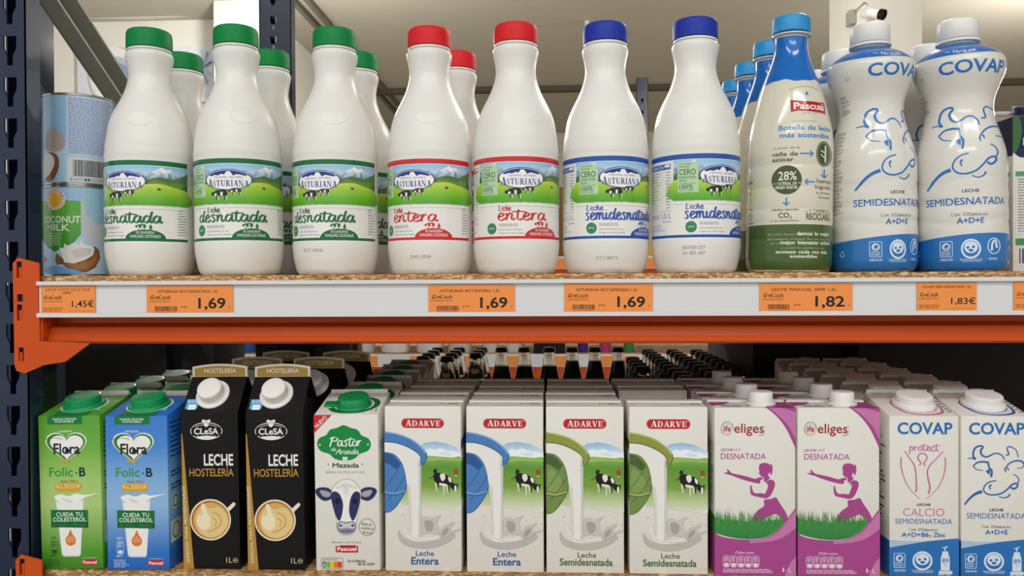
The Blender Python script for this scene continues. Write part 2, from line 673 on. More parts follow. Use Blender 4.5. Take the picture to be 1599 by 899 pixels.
    # ---- laying on surfaces
    def lay_flat(s, mb, rect, wdt, hgt, fn, eps=5e-5, rough=.4):
        """rect (x0,y0,x1,y1) in design units is the face; fn(a, b, lift) with a from -w/2 to w/2 and b from 0 to h"""
        x0, y0, x1, y1 = rect
        for pts, fs, col, L, bb in s.el:
            m = col if not isinstance(col, str) else mat(col, rough=rough)
            vs = []
            for (x, y) in pts:
                x = min(max(x, x0), x1)
                y = min(max(y, y0), y1)
                vs.append(fn((x - x0) / (x1 - x0) * wdt - wdt / 2, (y1 - y) / (y1 - y0) * hgt, L * eps))
            mb.add(vs, fs, m)

    def lay_round(s, mb, R0, radius, zmap, n=128, zrings=None, eps=6e-5, rough=.3, lift0=3e-4):
        """x of the design is arc length at radius R0 (same unit as the design), y goes through zmap to height"""
        step = 2 * pi / n
        for pts, fs, col, L, bb in s.el:
            m = col if not isinstance(col, str) else mat('L' + col, col, rough=rough, coat=.3)
            bm = bmesh.new()
            vs = [bm.verts.new((p[0] / R0, zmap(p[1]), 0)) for p in pts]
            for f in fs:
                try:
                    bm.faces.new([vs[i] for i in f])
                except ValueError:
                    pass
            a0, a1 = bb[0] / R0, bb[2] / R0
            for k in range(int(ceil(a0 / step)), int(floor(a1 / step)) + 1):
                bmesh.ops.bisect_plane(bm, geom=bm.verts[:] + bm.edges[:] + bm.faces[:], plane_co=(k * step, 0, 0), plane_no=(1, 0, 0), dist=1e-7)
            if zrings:
                lo, hi = sorted((zmap(bb[1]), zmap(bb[3])))
                for z in zrings:
                    if lo < z < hi:
                        bmesh.ops.bisect_plane(bm, geom=bm.verts[:] + bm.edges[:] + bm.faces[:], plane_co=(0, z, 0), plane_no=(0, 1, 0), dist=1e-7)
            for v in bm.verts:
                a, z = v.co.x, v.co.y
                r = radius(z) + lift0 + L * eps
                # lie on the chord of the facet
                h = (a % step) - step / 2
                r *= cos(step / 2) / cos(h)
                v.co = Vector((r * sin(a), -r * cos(a), z))
            mb.bm(bm, m, False)


def interp(prof, z):
    for (r0, z0), (r1, z1) in zip(prof, prof[1:]):
        if z0 <= z <= z1 and z1 > z0:
            return r0 + (r1 - r0) * (z - z0) / (z1 - z0)
    return prof[0][0] if z < prof[0][1] else prof[-1][0]


def smooth_prof(pts, n=5):
    return [(max(p[0], 1e-4), p[1]) for p in cr(pts, n)]

# ------------------------------------------------------------------ shared colours
WHITE = '#e9e7e2'
M_HDPE = mat('bottle plastic', '#e6e4df', rough=.34, spec=.45, sss=.0)
M_PET = mat('bottle clear base', '#dcdad2', rough=.15, coat=.5)
M_GREENCAP = mat('cap green', '#0a8341', rough=.5, spec=.25)
M_REDCAP = mat('cap red', '#d8262b', rough=.5, spec=.25)
M_BLUECAP = mat('cap blue', '#2638a2', rough=.5, spec=.25)
M_SKYCAP = mat('cap sky', '#2f93d3', rough=.35)
M_WHITECAP = mat('cap white', '#ebe9e5', rough=.4)
M_CARTONWHITE = mat('carton white', '#e6e2da', rough=.42, bump=(40, .12))
M_ORANGE = mat('rack orange', '#cb4f17', rough=.36, spec=.3, bump=(25, .15))
M_NAVY = mat('rack navy', '#1a2740', rough=.25, coat=.3, bump=(18, .2))
M_GALV = mat('galvanised steel', '#a3a59b', rough=.5, metal=.2, bump=(30, .2))
M_RAIL = mat('rail plastic', '#dcdbdc', rough=.3)
M_TAG = mat('tag orange', '#f1934a', rough=.5)
M_SILVER = mat('foil grey', '#a9aaa6', rough=.3, metal=.6)


# ------------------------------------------------------------------ the setting
mb = MB()
mb.box(-7, 7, -5, 10.6, -0.1, 0, mat('floor tile', '#a39c8e', rough=.35))
structure(mb.build('floor'))
mb = MB()
mb.box(-7, 7, -0.9, 10.6, 3.35, 3.45, mat('ceiling paint', '#bab3a4', rough=.9, bump=(3, .1)))
structure(mb.build('ceiling'))
mb = MB()
mb.box(-7, 7, 10.5, 10.6, 0, 3.35, mat('far wall paint', '#cfc9ba', rough=.9))
structure(mb.build('wall_back'))
mb = MB()
mb.box(6.9, 7, -5, 10.5, 0, 3.35, mat('side wall paint', '#d5d1c4', rough=.9))
structure(mb.build('wall_right'))
mb = MB()
mb.box(-7, -1.98, 5.8, 10.5, 0, 3.35, mat('white wall paint', '#ece9e0', rough=.9))
structure(mb.build('wall_left'))
# square column standing forward of the white wall, and its twin across the room
xa, xb = xat(333, 5.4, 3), xat(404, 5.4, 3)
mb = MB()
mb.box(xa, xb, 5.4, 5.8, 0, 3.35, mat('column paint', '#e9e6dd', rough=.9), .01)
structure(mb.build('trim_1'))
xa, xb = xat(1350, 4.0, 3), xat(1441, 4.0, 3)
mb = MB()
mb.box(xa, xb, 4.0, 4.5, 0, 3.35, mat('column paint'), .008)
structure(mb.build('trim_2'))
COLX = (xa, xb)
# dark joint across the ceiling and two cable ducts that run along it
mb = MB()
mb.box(-1.9, 6.8, 7.95, 8.03, 3.30, 3.35, mat('joint dark', '#57503f', rough=.8))
mb.box(-1.9, 6.8, 8.06, 8.09, 3.31, 3.35, mat('joint dark'))
structure(mb.build('trim_3'))
mb = MB()
for x in (-1.72, -1.62):
    mb.box(x, x + .035, 1.5, 10.4, 3.31, 3.35, mat('duct grey', '#6d675a', rough=.7))
structure(mb.build('trim_4'))
# shallow curved cornice on top of the white wall
mb = MB()
pts = [(xat(88 + 246 * k / 12, 5.7, 3.28), 5.72, at(210, 22, 5.72).z + (.035 * ((k / 6 - 1) ** 2)) - .02) for k in range(13)]
mb.tube(pts, .02, mat('cornice', '#c9c4b6', rough=.8), 8)
structure(mb.build('trim_5'))

# printed poster on the white wall
p0, p1 = at(122, 76, 5.78), at(334, 160, 5.78)
A = Art()
A.rect(0, 0, 212, 84, '#dfe3ec')
A.rect(0, 0, 24, 10, '#e08a5c')
A.ell(58, 42, 40, 46, '#efeeea')
A.ell(58, 42, 40, 46, '#cfcdc8', w=3)
A.ell(62, 44, 26, 30, '#b9c2d6')
A.poly([(52, 18), (82, 30), (86, 66), (60, 74), (46, 46)], '#8d9bc0')
for k in range(9):
    a = pi * k / 9
    A.stroke([(198 - 14 * cos(a * 2), 34 - 28 * sin(a * 2)), (198, 34)], 4, ('#8fa4cf', '#5f78b3', '#b9c6e2')[k % 3], smooth=False, w1=1)
A.rect(0, 78, 212, 84, '#f0efec')
mb = MB()
mb.box(p0.x, p1.x, 5.77, 5.80, p1.z, p0.z, mat('poster board', '#e4e3df', rough=.6))
cx = (p0.x + p1.x) / 2
A.lay_flat(mb, (0, 0, 212, 84), p1.x - p0.x, p0.z - p1.z, lambda a, b, l: (cx + a, 5.7695 - l * 3, p1.z + b), eps=1e-3)
tag(mb.build('wall_poster'), 'white poster with a pale blue round picture high on the white wall', 'poster')

# ------------------------------------------------------------------ the rack
ZU = H + 0.0075       # top of the upper board
ZL = H - 0.3137       # top of the lower board
YF = 0.862            # front edge of the boards
XL = xat(62, YF, H)   # left end of the shelf bay
XR = 0.86


def keyhole(cx, cz, s=1.0):
    pts = [(-10, 22), (10, 22), (10, 4), (4.5, -8), (4.5, -22), (-4.5, -22), (-4.5, -8), (-10, 4)]
    return [(cx + p[0] * s, cz + p[1] * s) for p in pts]


def make_upright(parent, name, x0, x1, y, depth, hx, zlo, zhi, zphase, pitch, hs, label=None, step=None):
    mb = MB()
    # slotted front plate, put together from one cell round every keyhole
    cw = .013
    xs = sorted(hx)
    edges = [x0] + [q for h in xs for q in (h - cw, h + cw)] + [x1]
    y1 = y + .0022
    z = zphase
    while z - pitch > zlo + pitch:
        z -= pitch
    zs = []
    while z < zhi - pitch:
        zs.append(z)
        z += pitch
    za, zb2 = zs[0] - pitch / 2, zs[-1] + pitch / 2

    def sheet(a, b, c, d):
        if b - a > 1e-5 and d - c > 1e-5:
            for yy in (y, y1):
                mb.add([(a, yy, c), (b, yy, c), (b, yy, d), (a, yy, d)], [(0, 1, 2, 3)], M_NAVY)
    sheet(x0, x1, zlo, za)
    sheet(x0, x1, zb2, zhi)
    for k in range(0, len(edges), 2):
        sheet(edges[k], edges[k + 1], za, zb2)
    for h in xs:
        for z in zs:
            cell = [(h - cw, z - pitch / 2), (h + cw, z - pitch / 2), (h + cw, z + pitch / 2), (h - cw, z + pitch / 2)]
            hole = keyhole(h, z, hs)
            flat = cell + hole
            tr = tessellate_polygon([[Vector((p[0], p[1], 0)) for p in cell], [Vector((p[0], p[1], 0)) for p in hole]])
            for yy in (y, y1):
                mb.add([(p[0], yy, p[1]) for p in flat], [tuple(t_) for t_ in tr], M_NAVY)
            n_ = len(hole)
            mb.add([(p[0], y, p[1]) for p in hole] + [(p[0], y1, p[1]) for p in hole], [(q, (q + 1) % n_, (q + 1) % n_ + n_, q + n_) for q in range(n_)], M_NAVY)
    t = .0022
    for xe, sg in ((x0, 1), (x1, -1)):
        # folded side wall, stepped in behind the front flange, with a returned lip
        i = sg * 1.0
        f, st = depth * .33, min(.034, (x1 - x0) * .3)
        dep = depth
        if step:
            f, st, dep = .024, .006, .033
        loop = [(xe, y), (xe, y + f), (xe + i * st, y + f + .006), (xe + i * st, y + dep), (xe + i * (st + .012), y + dep),
                (xe + i * (st + .012), y + dep - t), (xe + i * (st + t), y + dep - t), (xe + i * (st + t), y + f + .004), (xe + i * t, y + f - t), (xe + i * t, y)]
        mb.prism(loop, zlo, zhi, M_NAVY, 'XY')
    o = mb.build(name, parent)
    if label:
        o['label'] = label
    return o


rk = thing('pallet_rack', 'dark blue pallet rack frame with keyhole slots at the end of the milk shelves', 'rack', (-.6, YF, 0))
off = Vector((-.6, YF, 0))


def shift(mbx, o):
    mbx.v = [(v[0] - o.x, v[1] - o.y, v[2] - o.z) for v in mbx.v]


U0 = xat(-82, .856, H)
U1 = xat(44.5, .856, H)
hx = xat(19, .856, H)
hz = at(19, 79, .856).z
PITCH = 66 * .856 / F
uo = make_upright(rk, 'upright', U0, U1, .856, .140, [hx, hx - .038], 0, 2.6, hz, PITCH, .00072, step=.057)
R0, R1 = xat(405, 1.78, H + .5), xat(455, 1.78, H + .5)
ur = make_upright(rk, 'upright', R0, R1, 1.78, .085, [xat(427, 1.78, H + .5)], 0, 2.6, at(427, 4, 1.78).z, PITCH, .00074 * .9)
mb = MB()
# diagonal galvanised brace from high on the front post down to the rear post
XB = -.605


def on_side(x, y):
    q = ray(x, y)
    return CAM + q * (XB / q.x)


pa, pb = on_side(72, 30), on_side(140, 128)
pb = pa + (pb - pa).normalized() * .9
pa = pa - (pb - pa).normalized() * .05
d = (pb - pa).normalized()
n = Vector((0, -d.z, d.y))
for q0, q1, xo in ((-.017, .017, 0.0), (-.017, -.0145, .022), (.0145, .017, .022)):
    vs = []
    for p in (pa, pb):
        for s in (q0, q1):
            for x in ((-.0015, .0015) if xo == 0 else (0, xo)):
                vs.append(p + n * s + Vector((x + .02, 0, 0)))
    mb.add(vs, [(0, 1, 3, 2), (4, 6, 7, 5), (0, 4, 5, 1), (2, 3, 7, 6), (0, 2, 6, 4), (1, 5, 7, 3)], M_GALV)
br = mb.build('brace', rk)
br['label'] = 'grey galvanised diagonal brace'
mb = MB()
# narrow channel behind the slotted face that takes the braces
xc_ = U1 - .057
mb.prism([(xc_, .95), (xc_, .997), (xc_ - .03, .997), (xc_ - .03, .95), (xc_ - .028, .95), (xc_ - .028, .995), (xc_ - .002, .995), (xc_ - .002, .95)], 0, 2.6, M_NAVY, 'XY')
for z in (.4, .9, 1.9, 2.4):
    mb.box(xc_ - .03, xc_, .888, .952, z, z + .03, M_NAVY)
bc = mb.build('brace_channel', rk)
mb = MB()
mb.box(U0, U1 + .02, .85, 1.0, 0, .006, M_NAVY, .001)
fp = mb.build('foot_plate', rk)
for o in (uo, ur, br, fp, bc):
    o.location = -off

# a rack post far behind, between the blue capped bottles
xa, xb = xat(994, 4.4, H + .9), xat(1012, 4.4, H + .9)
zt = at(1003, 121, 4.4).z
fr = make_upright(None, 'rack_post', xa, xb, 4.4, .06, [(xa + xb) / 2], 0, zt, zt - .06, .066, .0006)
tag(fr, 'dark blue slotted post of a far rack, seen between the two blue capped bottles', 'rack post')


def beam(name, z_board, label):
    t = thing(name, label, 'shelf beam', (XL, YF, z_board))
    zz = lambda y, Y=.86: at(800, y, Y).z - ZU          # heights measured on the upper beam
    z1, z2, z3, z4 = -.022, zz(510), zz(527), zz(537)
    prof = [(.020, z1), (.020, zz(504)), (.017, zz(507)), (.008, zz(510)), (.006, zz(514)), (.0045, zz(524)), (.002, z3), (.002, zz(533)), (.0035, zz(535.5)), (.007, z4), (.044, z4), (.05, z4 + .006), (.05, z1)]
    mb = MB()
    mb.prism(prof, 0.0, XR - XL, M_ORANGE, 'YZ')
    b = mb.build('beam', t)
    b.location = (0, 0, 0)
    # end plate hooked over the post
    x0, x1 = xat(20, .852, H) - XL, xat(61, .852, H) - XL
    ztop, zbot = at(40, 402, .852).z - ZU, at(40, 583, .852).z - ZU
    xg = xat(140, .852, H) - XL
    zb = zz(537)

    def slot(y, xpx=30, hgt=26, wd=9):
        cx, cz = xat(xpx, .852, H) - XL, at(30, y, .852).z - ZU
        k = .852 / F
        w2, h2 = wd * k / 2, hgt * k / 2
        return [(cx - w2, cz - h2), (cx - w2, cz + h2), (cx + w2, cz + h2), (cx + w2, cz - h2)]
    mb = MB()
    rr = .006
    loop = [(x0, ztop - rr), (x0 + rr, ztop), (x1, ztop - .006), (x1, zb + .004), (xg, zb + .002), (x1 + .028, zb - .018), (x1 + .004, zbot + .009), (x0 + .012, zbot), (x0 + .003, zbot + .003), (x0 + .001, zbot + .009)]
    mb.prism(loop, -.010, -.0075, M_ORANGE, 'XZ', [slot(421), slot(465, 31, 12, 10), slot(488), slot(553, 32, 22)])
    e = mb.build('end_plate', t)
    mb = MB()
    for y in (423, 490, 556):
        cx, cz = xat(31, .852, H) - XL, at(30, y, .852).z - ZU
        mb.box(cx - .003, cx + .0005, -.0078, .004, cz - .009, cz + .004, M_ORANGE, .0006)
    hk = mb.build('hook', e)
    # gusset fold
    mb = MB()
    mb.box(x1 - .002, x1 + .002, -.0075, .02, zb + .002, ztop - .03, M_ORANGE, .0005)
    mb.build('weld', e)
    return t


beam('shelf_beam', ZU, 'orange steel shelf beam under the white price rail, with its slotted end plate')
beam('shelf_beam', ZL, 'orange steel shelf beam whose end plate shows beside the bottom of the green carton')


def board(name, z, label):
    mb = MB()
    mb.prism([(XL + .002, YF), (XR, YF), (XR, 1.86), (-.556, 1.86), (-.556, 1.77), (-.578, 1.77), (-.578, 1.0), (-.599, 1.0), (-.599, .935), (-.543, .935), (-.543, .9), (XL + .002, .9)], z - .018, z, osb_mat(), 'XY')
    return tag(mb.build(name), label, 'shelf board')


board('shelf_board', ZU, 'chipboard shelf board carrying the milk bottles')
board('shelf_board', ZL, 'chipboard shelf board carrying the milk cartons')

# price rail along the front of the upper board
zt, zb_ = at(800, 437.5, .852).z, at(800, 492.5, .852).z
YR = .852
rail = thing('price_rail', 'long white plastic price rail along the edge of the bottle shelf', 'price rail', (xat(60, YR, H), YR, zb_))
RL, RH = XR - rail.location.x, zt - zb_
mb = MB()
mb.prism([(0, 0), (.0015, 0), (.0015, RH - .001), (.011, RH), (.011, RH + .0012), (0, RH + .001)], 0, RL, M_RAIL, 'YZ')
mb.build('back_strip', rail)
mb = MB()
mb.prism([(-.004, -.0005), (.0, -.0005), (.0, .0012), (-.0028, .0012), (-.0034, .004), (-.004, .004)], 0, RL, M_RAIL, 'YZ')
mb.build('lower_lip', rail)
mb = MB()
mb.prism([(-.004, RH - .003), (-.0034, RH - .003), (-.0028, RH - .0002), (0, RH - .0002), (0, RH + .001), (-.004, RH + .001)], 0, RL, M_RAIL, 'YZ')
mb.build('upper_lip', rail)

INK = '#2b211c'
INK2 = '#7a4a22'


def price_tag(x0, x1, y0, y1, title, price, label, small=False, tilt=0.0):
    Y = YR - .0012
    a, b = at(x0, y0, Y), at(x1, y1, Y)
    wd, hg = b.x - a.x, a.z - b.z
    A = Art()
    W, HH = x1 - x0, y1 - y0
    if small:
        A.text(title, 8, W - 8, 8, 4.4, INK2 if title.startswith('LECHE') else INK, 1)
        if title.startswith('LECHE'):
            A.text('400ML', 34, 48, 13, 9.5, INK2)
        A.text('G·m', 4, 17, 21, 15.5, INK, 2, shear=.2)
        A.script('Cash', 17, 33, 21, 4, '#5a4030', .25)
        A.text('SUPERMERCADOS', 3, 33, 25.5, 23.5, INK, 0)
        A.text(price, W * .57, W - 2, 33, 23.5, INK, 1)
        A.lines(3, 38, 34, 41, 3, INK2, .2, .4)
        A.lines(44, W - 3, 39, 42, 1, '#c97a3c', .1, .3)
    else:
        A.text(title, W * .13, W * .83, 11, 7, INK, 1)
        A.text('G·m', 5, 20, 21, 15, INK, 2, shear=.2)
        A.script('Cash', 20, 38, 21, 4, '#5a4030', .25)
        A.text('SUPERMERCADOS', 4, 37, 25.5, 23.4, INK, 0)
        x = 13
        rnd = random.Random(x0)
        while x < 47:
            l = .5 + 1.1 * rnd.random()
            A.rect(x, 32, min(x + l, 47.5), 39.5, '#4d3226')
            x += l + .4 + .7 * rnd.random()
        A.lines(13, 47, 40.6, 42.2, 1, INK2, .05)
        A.text('pvp:', 54, 65, 34, 30.5, INK, 0)
        A.text(price, W * .6, W * .915, 35, 19.5, INK, 2)
        A.text('€', W * .95, W * .97, 34.5, 32.5, INK, 0)
        A.text('EL LITRO SALE A 1,12 EUROS', W * .44, W * .94, 44.5, 42, '#a65a20', 0)
    mb = MB()
    mb.box(-wd / 2, wd / 2, -.0003, .0003, 0, hg, M_TAG)
    A.lay_flat(mb, (0, 0, W, HH), wd, hg, lambda u, v, l: (u, -.0003 - l, v), eps=5e-5, rough=.6)
    o = mb.build('price_tag')
    o.location = ((a.x + b.x) / 2, Y, b.z)
    o.rotation_euler = (0, radians(tilt), 0)
    tag(o, label, 'price tag')


price_tag(64, 149, 446, 491, 'LECHE COCO VALLE SOLE', '1,45€', 'small orange price tag reading 1,45 below the coconut milk cans', True)
price_tag(229, 364, 446, 491.5, 'ASTURIANA BOT.DESNATADA 1,5L', '1,69', 'orange price tag reading 1,69 below the green capped bottles')
price_tag(669, 804, 445, 491.5, 'ASTURIANA BOT.ENTERA 1,5L', '1,69', 'orange price tag reading 1,69 below the red capped bottles')
price_tag(881, 1019, 443.5, 491, 'ASTURIANA BOT.SEMIDESN.1,5L', '1,69', 'orange price tag reading 1,69 below the dark blue capped bottles', tilt=.5)
price_tag(1186, 1331, 443, 490.5, 'LECHE PASCUAL SEMI 1,5L', '1,82', 'orange price tag reading 1,82 below the green based bottle', tilt=.3)
price_tag(1432, 1525, 441.5, 489, 'COVAP SEMI DESNATADA 1,5L', '1,83€', 'small orange price tag reading 1,83 below the waisted cow bottles', True)
price_tag(1583, 1668, 440.5, 488.5, ' ', ' ', 'orange price tag at the far end of the white rail, below the navy cartons', True)

# ------------------------------------------------------------------ tall white bottles with a landscape sleeve
KZ = .728e-3          # metres per pixel at the bottles
KR = .711e-3
AST_H = .2825
_p = [(56, 428), (59, 426.5), (62, 422), (64.2, 414), (66.4, 404), (68, 393), (68.7, 385), (68.7, 376), (68.1, 374.5), (68.1, 250), (68.1, 244), (68.6, 242), (67.6, 235), (66.6, 221), (65, 211), (63, 198), (60, 185.5), (55, 173), (50, 163), (45.2, 154), (40, 143), (35.6, 131), (33.0, 121), (32.0, 113), (32.6, 105), (34.0, 96), (35.9, 88), (36.8, 82), (36.4, 78.5), (34, 75.5), (31.5, 73.5), (31, 70), (31, 64)]
AST_PROF = [(p[0] * KR, (428 - p[1]) * KZ) for p in _p]
AST_R0 = 68.1         # sleeve radius in design pixels


def ast_feet(r, z, a):
    if z < .006:
        return r * (1 - .03 * (1 - z / .006) * (0.5 + .5 * cos(5 * a)))
    return r


G_SKY = grad('label sky', [(0, '#dfe9f2'), (.45, '#a9d0ec'), (1, '#6db3e6')], .106, .127, .3, coat=.3)
G_MOUNT = grad('label mountain', [(0, '#41627c'), (.38, '#7590ab'), (.62, '#b4c6d8'), (1, '#f4f6f9')], .096, .124, .3, noise=(170, 1.3), coat=.3)
G_FOREST = grad('label forest', [(0, '#5a8a2c'), (.5, '#2f5a2c'), (1, '#4f7a3c')], .094, .105, .3, noise=(300, 1.0), coat=.3)
G_FIELD = grad('label field', [(0, '#4f9a22'), (.35, '#6cb52a'), (.75, '#a5cf3c'), (1, '#d2dd58')], .076, .102, .3, noise=(60, .25), coat=.3)


def cow_small(A, x, y, k, col='#2a2422'):
    A.blob([(x, y), (x + 5 * k, y - 1.5 * k), (x + 14 * k, y - 1.5 * k), (x + 17 * k, y + 1 * k), (x + 16 * k, y + 6 * k), (x + 5 * k, y + 6.5 * k), (x + 1 * k, y + 5 * k)], col)
    A.blob([(x + .5 * k, y + 1 * k), (x - 4 * k, y + 1.5 * k), (x - 5 * k, y + 4.5 * k), (x - 2 * k, y + 6 * k), (x + 2 * k, y + 4 * k)], col)
    A.rect(x - .2 * k, y + 3 * k, x + 3 * k, y + 6.3 * k, '#efece6')
    A.rect(x + 8 * k, y + 1 * k, x + 11 * k, y + 6.3 * k, '#efece6')
    for q in (2, 4.5, 13, 15.5):
        A.rect(x + q * k, y + 6 * k, x + (q + 1.2) * k, y + 12 * k, '#d8d2c8' if q in (4.5, 15.5) else col)


def label_art(main, dark, word, sx0, sx1, kind):
    A = Art()
    A.rect(-128, 244.5, 113, 374.5, '#eceae6')
    L, R = -67, 113
    A.rect(L, 252, R, 317, G_SKY)
    # ridge lines
    rnd = random.Random(3)
    pk = [(L, 262), (-58, 258), (-50, 264), (-42, 257), (-34, 255), (-26, 262), (-18, 266), (-8, 262), (2, 266), (12, 262), (22, 266), (34, 263), (46, 267), (54, 263), (62, 259), (68, 255.5), (74, 260), (80, 257), (86, 262), (94, 266), (103, 262), (R, 259), (R, 285), (L, 285)]
    A.poly(pk, G_MOUNT)
    A.poly([(-46, 261), (-40, 256.5), (-34, 254.8), (-30, 259), (-34, 262), (-38, 260), (-42, 265)], '#f4f6f8')
    A.poly([(58, 262), (64, 257.5), (68, 255.3), (72, 259), (78, 258.5), (80, 262), (73, 262.5), (70, 266), (65, 261)], '#f4f6f8')
    A.poly([(L, 276), (-50, 270), (-40, 274), (-20, 277), (20, 278), (48, 275), (64, 271), (84, 274), (100, 268), (R, 262), (R, 292), (L, 292)], G_FOREST)
    A.blob([(48, 280), (56, 276), (66, 278), (80, 280), (95, 278), (105, 284), (90, 288), (60, 288)], '#6d8f35')
    A.blob([(L, 285), (-40, 286), (-5, 284), (30, 284), (50, 282.5), (66, 282), (84, 286), (R, 293), (R, 316), (L, 316)], G_FIELD, 3)
    # ragged grass edge
    x = L
    pts = [(L, 322)]
    while x < R:
        pts += [(x, 317.5 + rnd.random()), (x + .9, 315.2 + rnd.random() * 1.2)]
        x += 1.8
    pts += [(R, 322)]
    A.poly(pts, '#eceae6')
    # coloured bands
    A.rect(-128, 245, 113, 253, main)
    A.rect(-128, 253, 113, 254, '#e8eef0')
    A.rect(-128, 369, 113, 374.2, main)
    # zero emissions box
    A.rect(-60, 257, -29, 304, '#b9d6ae')
    G = '#2e6b45'
    A.rect(-57, 260, -38, 260.7, G)
    A.text('ENVASE', -57, -42, 266, 263, G, 0)
    A.text('CERO', -57.5, -33, 277, 268.3, G, 1)
    A.text('EMISIONES', -57.5, -32.5, 283, 279, G, 0)
    A.text('NETAS*', -57.5, -46, 288, 284.5, G, 0)
    A.rect(-57, 290, -33, 290.6, G)
    A.text('100%', -57.5, -37, 298.5, 292, G, 1)
    A.text('RECICLABLE', -57.5, -35, 302, 299.8, G, 0)
    # oval emblem
    B = '#24378c'
    cx, cy, rx, ry = 8.5, 278.5, 36, 16.5
    A.ell(cx, cy, rx, ry, '#1f2f6e', 48)
    A.ell(cx, cy, rx - 1.3, ry - 1.3, '#f4f3f0', 48)
    mt = [(cx + (rx - 2) * cos(a), cy - (ry - 2) * sin(a)) for a in [radians(150 - 12 * k) for k in range(11)]]
    mt += [(cx + 26, 272.5), (cx + 19, 271), (cx + 13, 270), (cx + 8, 272.5), (cx + 5, 268), (cx + 3, 265.5), (cx - 2, 265.8), (cx - 5, 271), (cx - 9, 269.5), (cx - 15, 272), (cx - 20, 271), (cx - 26, 273)]
    A.poly(mt, B)
    A.text('CENTRAL LECHERA', cx - 21, cx + 22, 276.3, 273.4, '#3d4a86', 0)
    A.serif('ASTURIANA', cx - 32, cx + 31, 289, 279.5, B, 1.22)
    # cows
    cow_small(A, -12, 296.5, 1.15)
    cow_small(A, 13, 293, .85, '#4a3f3a')
    A.blob([(60, 290), (64, 289), (66, 291), (63, 292.5)], '#3b3430')
    # product name
    lx = {'des': (-25, -4), 'ent': (-27, -8), 'semi': (-47, -21)}[kind]
    A.script('Leche', lx[0], lx[1], 329.5, 5.6, main, .24)
    A.script(word, sx0, sx1, 344, 11, main, .31 if kind != 'semi' else .27)
    # seal, ingredients, hill with herd
    sx = -40
    A.poly([(sx + (9 if k % 2 else 8) * cos(pi * k / 14), 357 + (9.4 if k % 2 else 8.3) * sin(pi * k / 14)) for k in range(28)], '#1e7c4c')
    A.ell(sx, 357, 6.2, 6.4, '#4fa373', w=.8)
    A.text('APTO', sx - 4.5, sx + 4.5, 358.6, 355.2, '#d8eee0', 1)
    A.text('INGREDIENTES', -27.5, 2, 354, 349.5, '#5d6a8a' if kind == 'semi' else '#5f6a64', 0)
    A.text('Leche semidesnatada de vaca' if kind == 'semi' else 'Leche ' + word + ' de vaca', -27.5, 9, 360, 357, '#6c7078', 0)
    A.text('Origen de la leche: España', -27.5, 12, 365.5, 362.6, '#6c7078', 0)
    hx = 43 if kind != 'semi' else 52
    hill = [(hx + 30 * cos(pi * k / 16), 369.2 - 14.5 * sin(pi * k / 16)) for k in range(17)]
    A.poly(hill, main)
    A.text('DE GANADERÍAS', hx - 13, hx + 13, 361.5, 357.4, '#f0efec', 0)
    A.text('FAMILIARES SOSTENIBLES', hx - 22, hx + 22, 367.8, 363.2, '#f0efec', 0)
    cow_small(A, hx - 11, 347.5, .72, main)
    A.poly([(hx + 6, 356), (hx + 5.5, 351), (hx + 7, 347), (hx + 8.5, 347), (hx + 10, 351), (hx + 9.5, 356), (hx + 8.3, 356), (hx + 7.8, 352), (hx + 7.3, 356)], main)
    # nutrition panel on the left, fine print on the right
    A.rect(-125, 258, -72, 266.5, main)
    A.text('INFORMACIÓN', -122, -86, 265, 260, '#eeeeee', 0)
    cow_small(A, -82, 259.5, .5, '#eeeeee')
    for k in range(13):
        y = 270 + k * 4.6
        A.lines(-122, -92, y, y + 3, 1, '#8f9a9a', .4, .45)
        A.lines(-80, -71, y, y + 3, 1, '#8f9a9a', .3, .5)
    A.rect(-122, 330, -72, 330.7, '#97a0b0')
    A.text('CONTENIDO', -122, -96, 343, 336, '#9aa6bb', 0)
    A.text('1,5 L', -90, -72, 342.5, 334, main, 0)
    A.text('de leche', -88, -72, 349, 345.5, main, 0)
    A.lines(-122, -80, 352, 364, 3, '#b5bac0', .4)
    A.lines(93, 111, 322, 366, 10, '#8d9a94', .35, .35)
    return A


def ast_radius(z):
    return interp(AST_PROF, z)


AZ = lambda y: (428 - y) * .697e-3


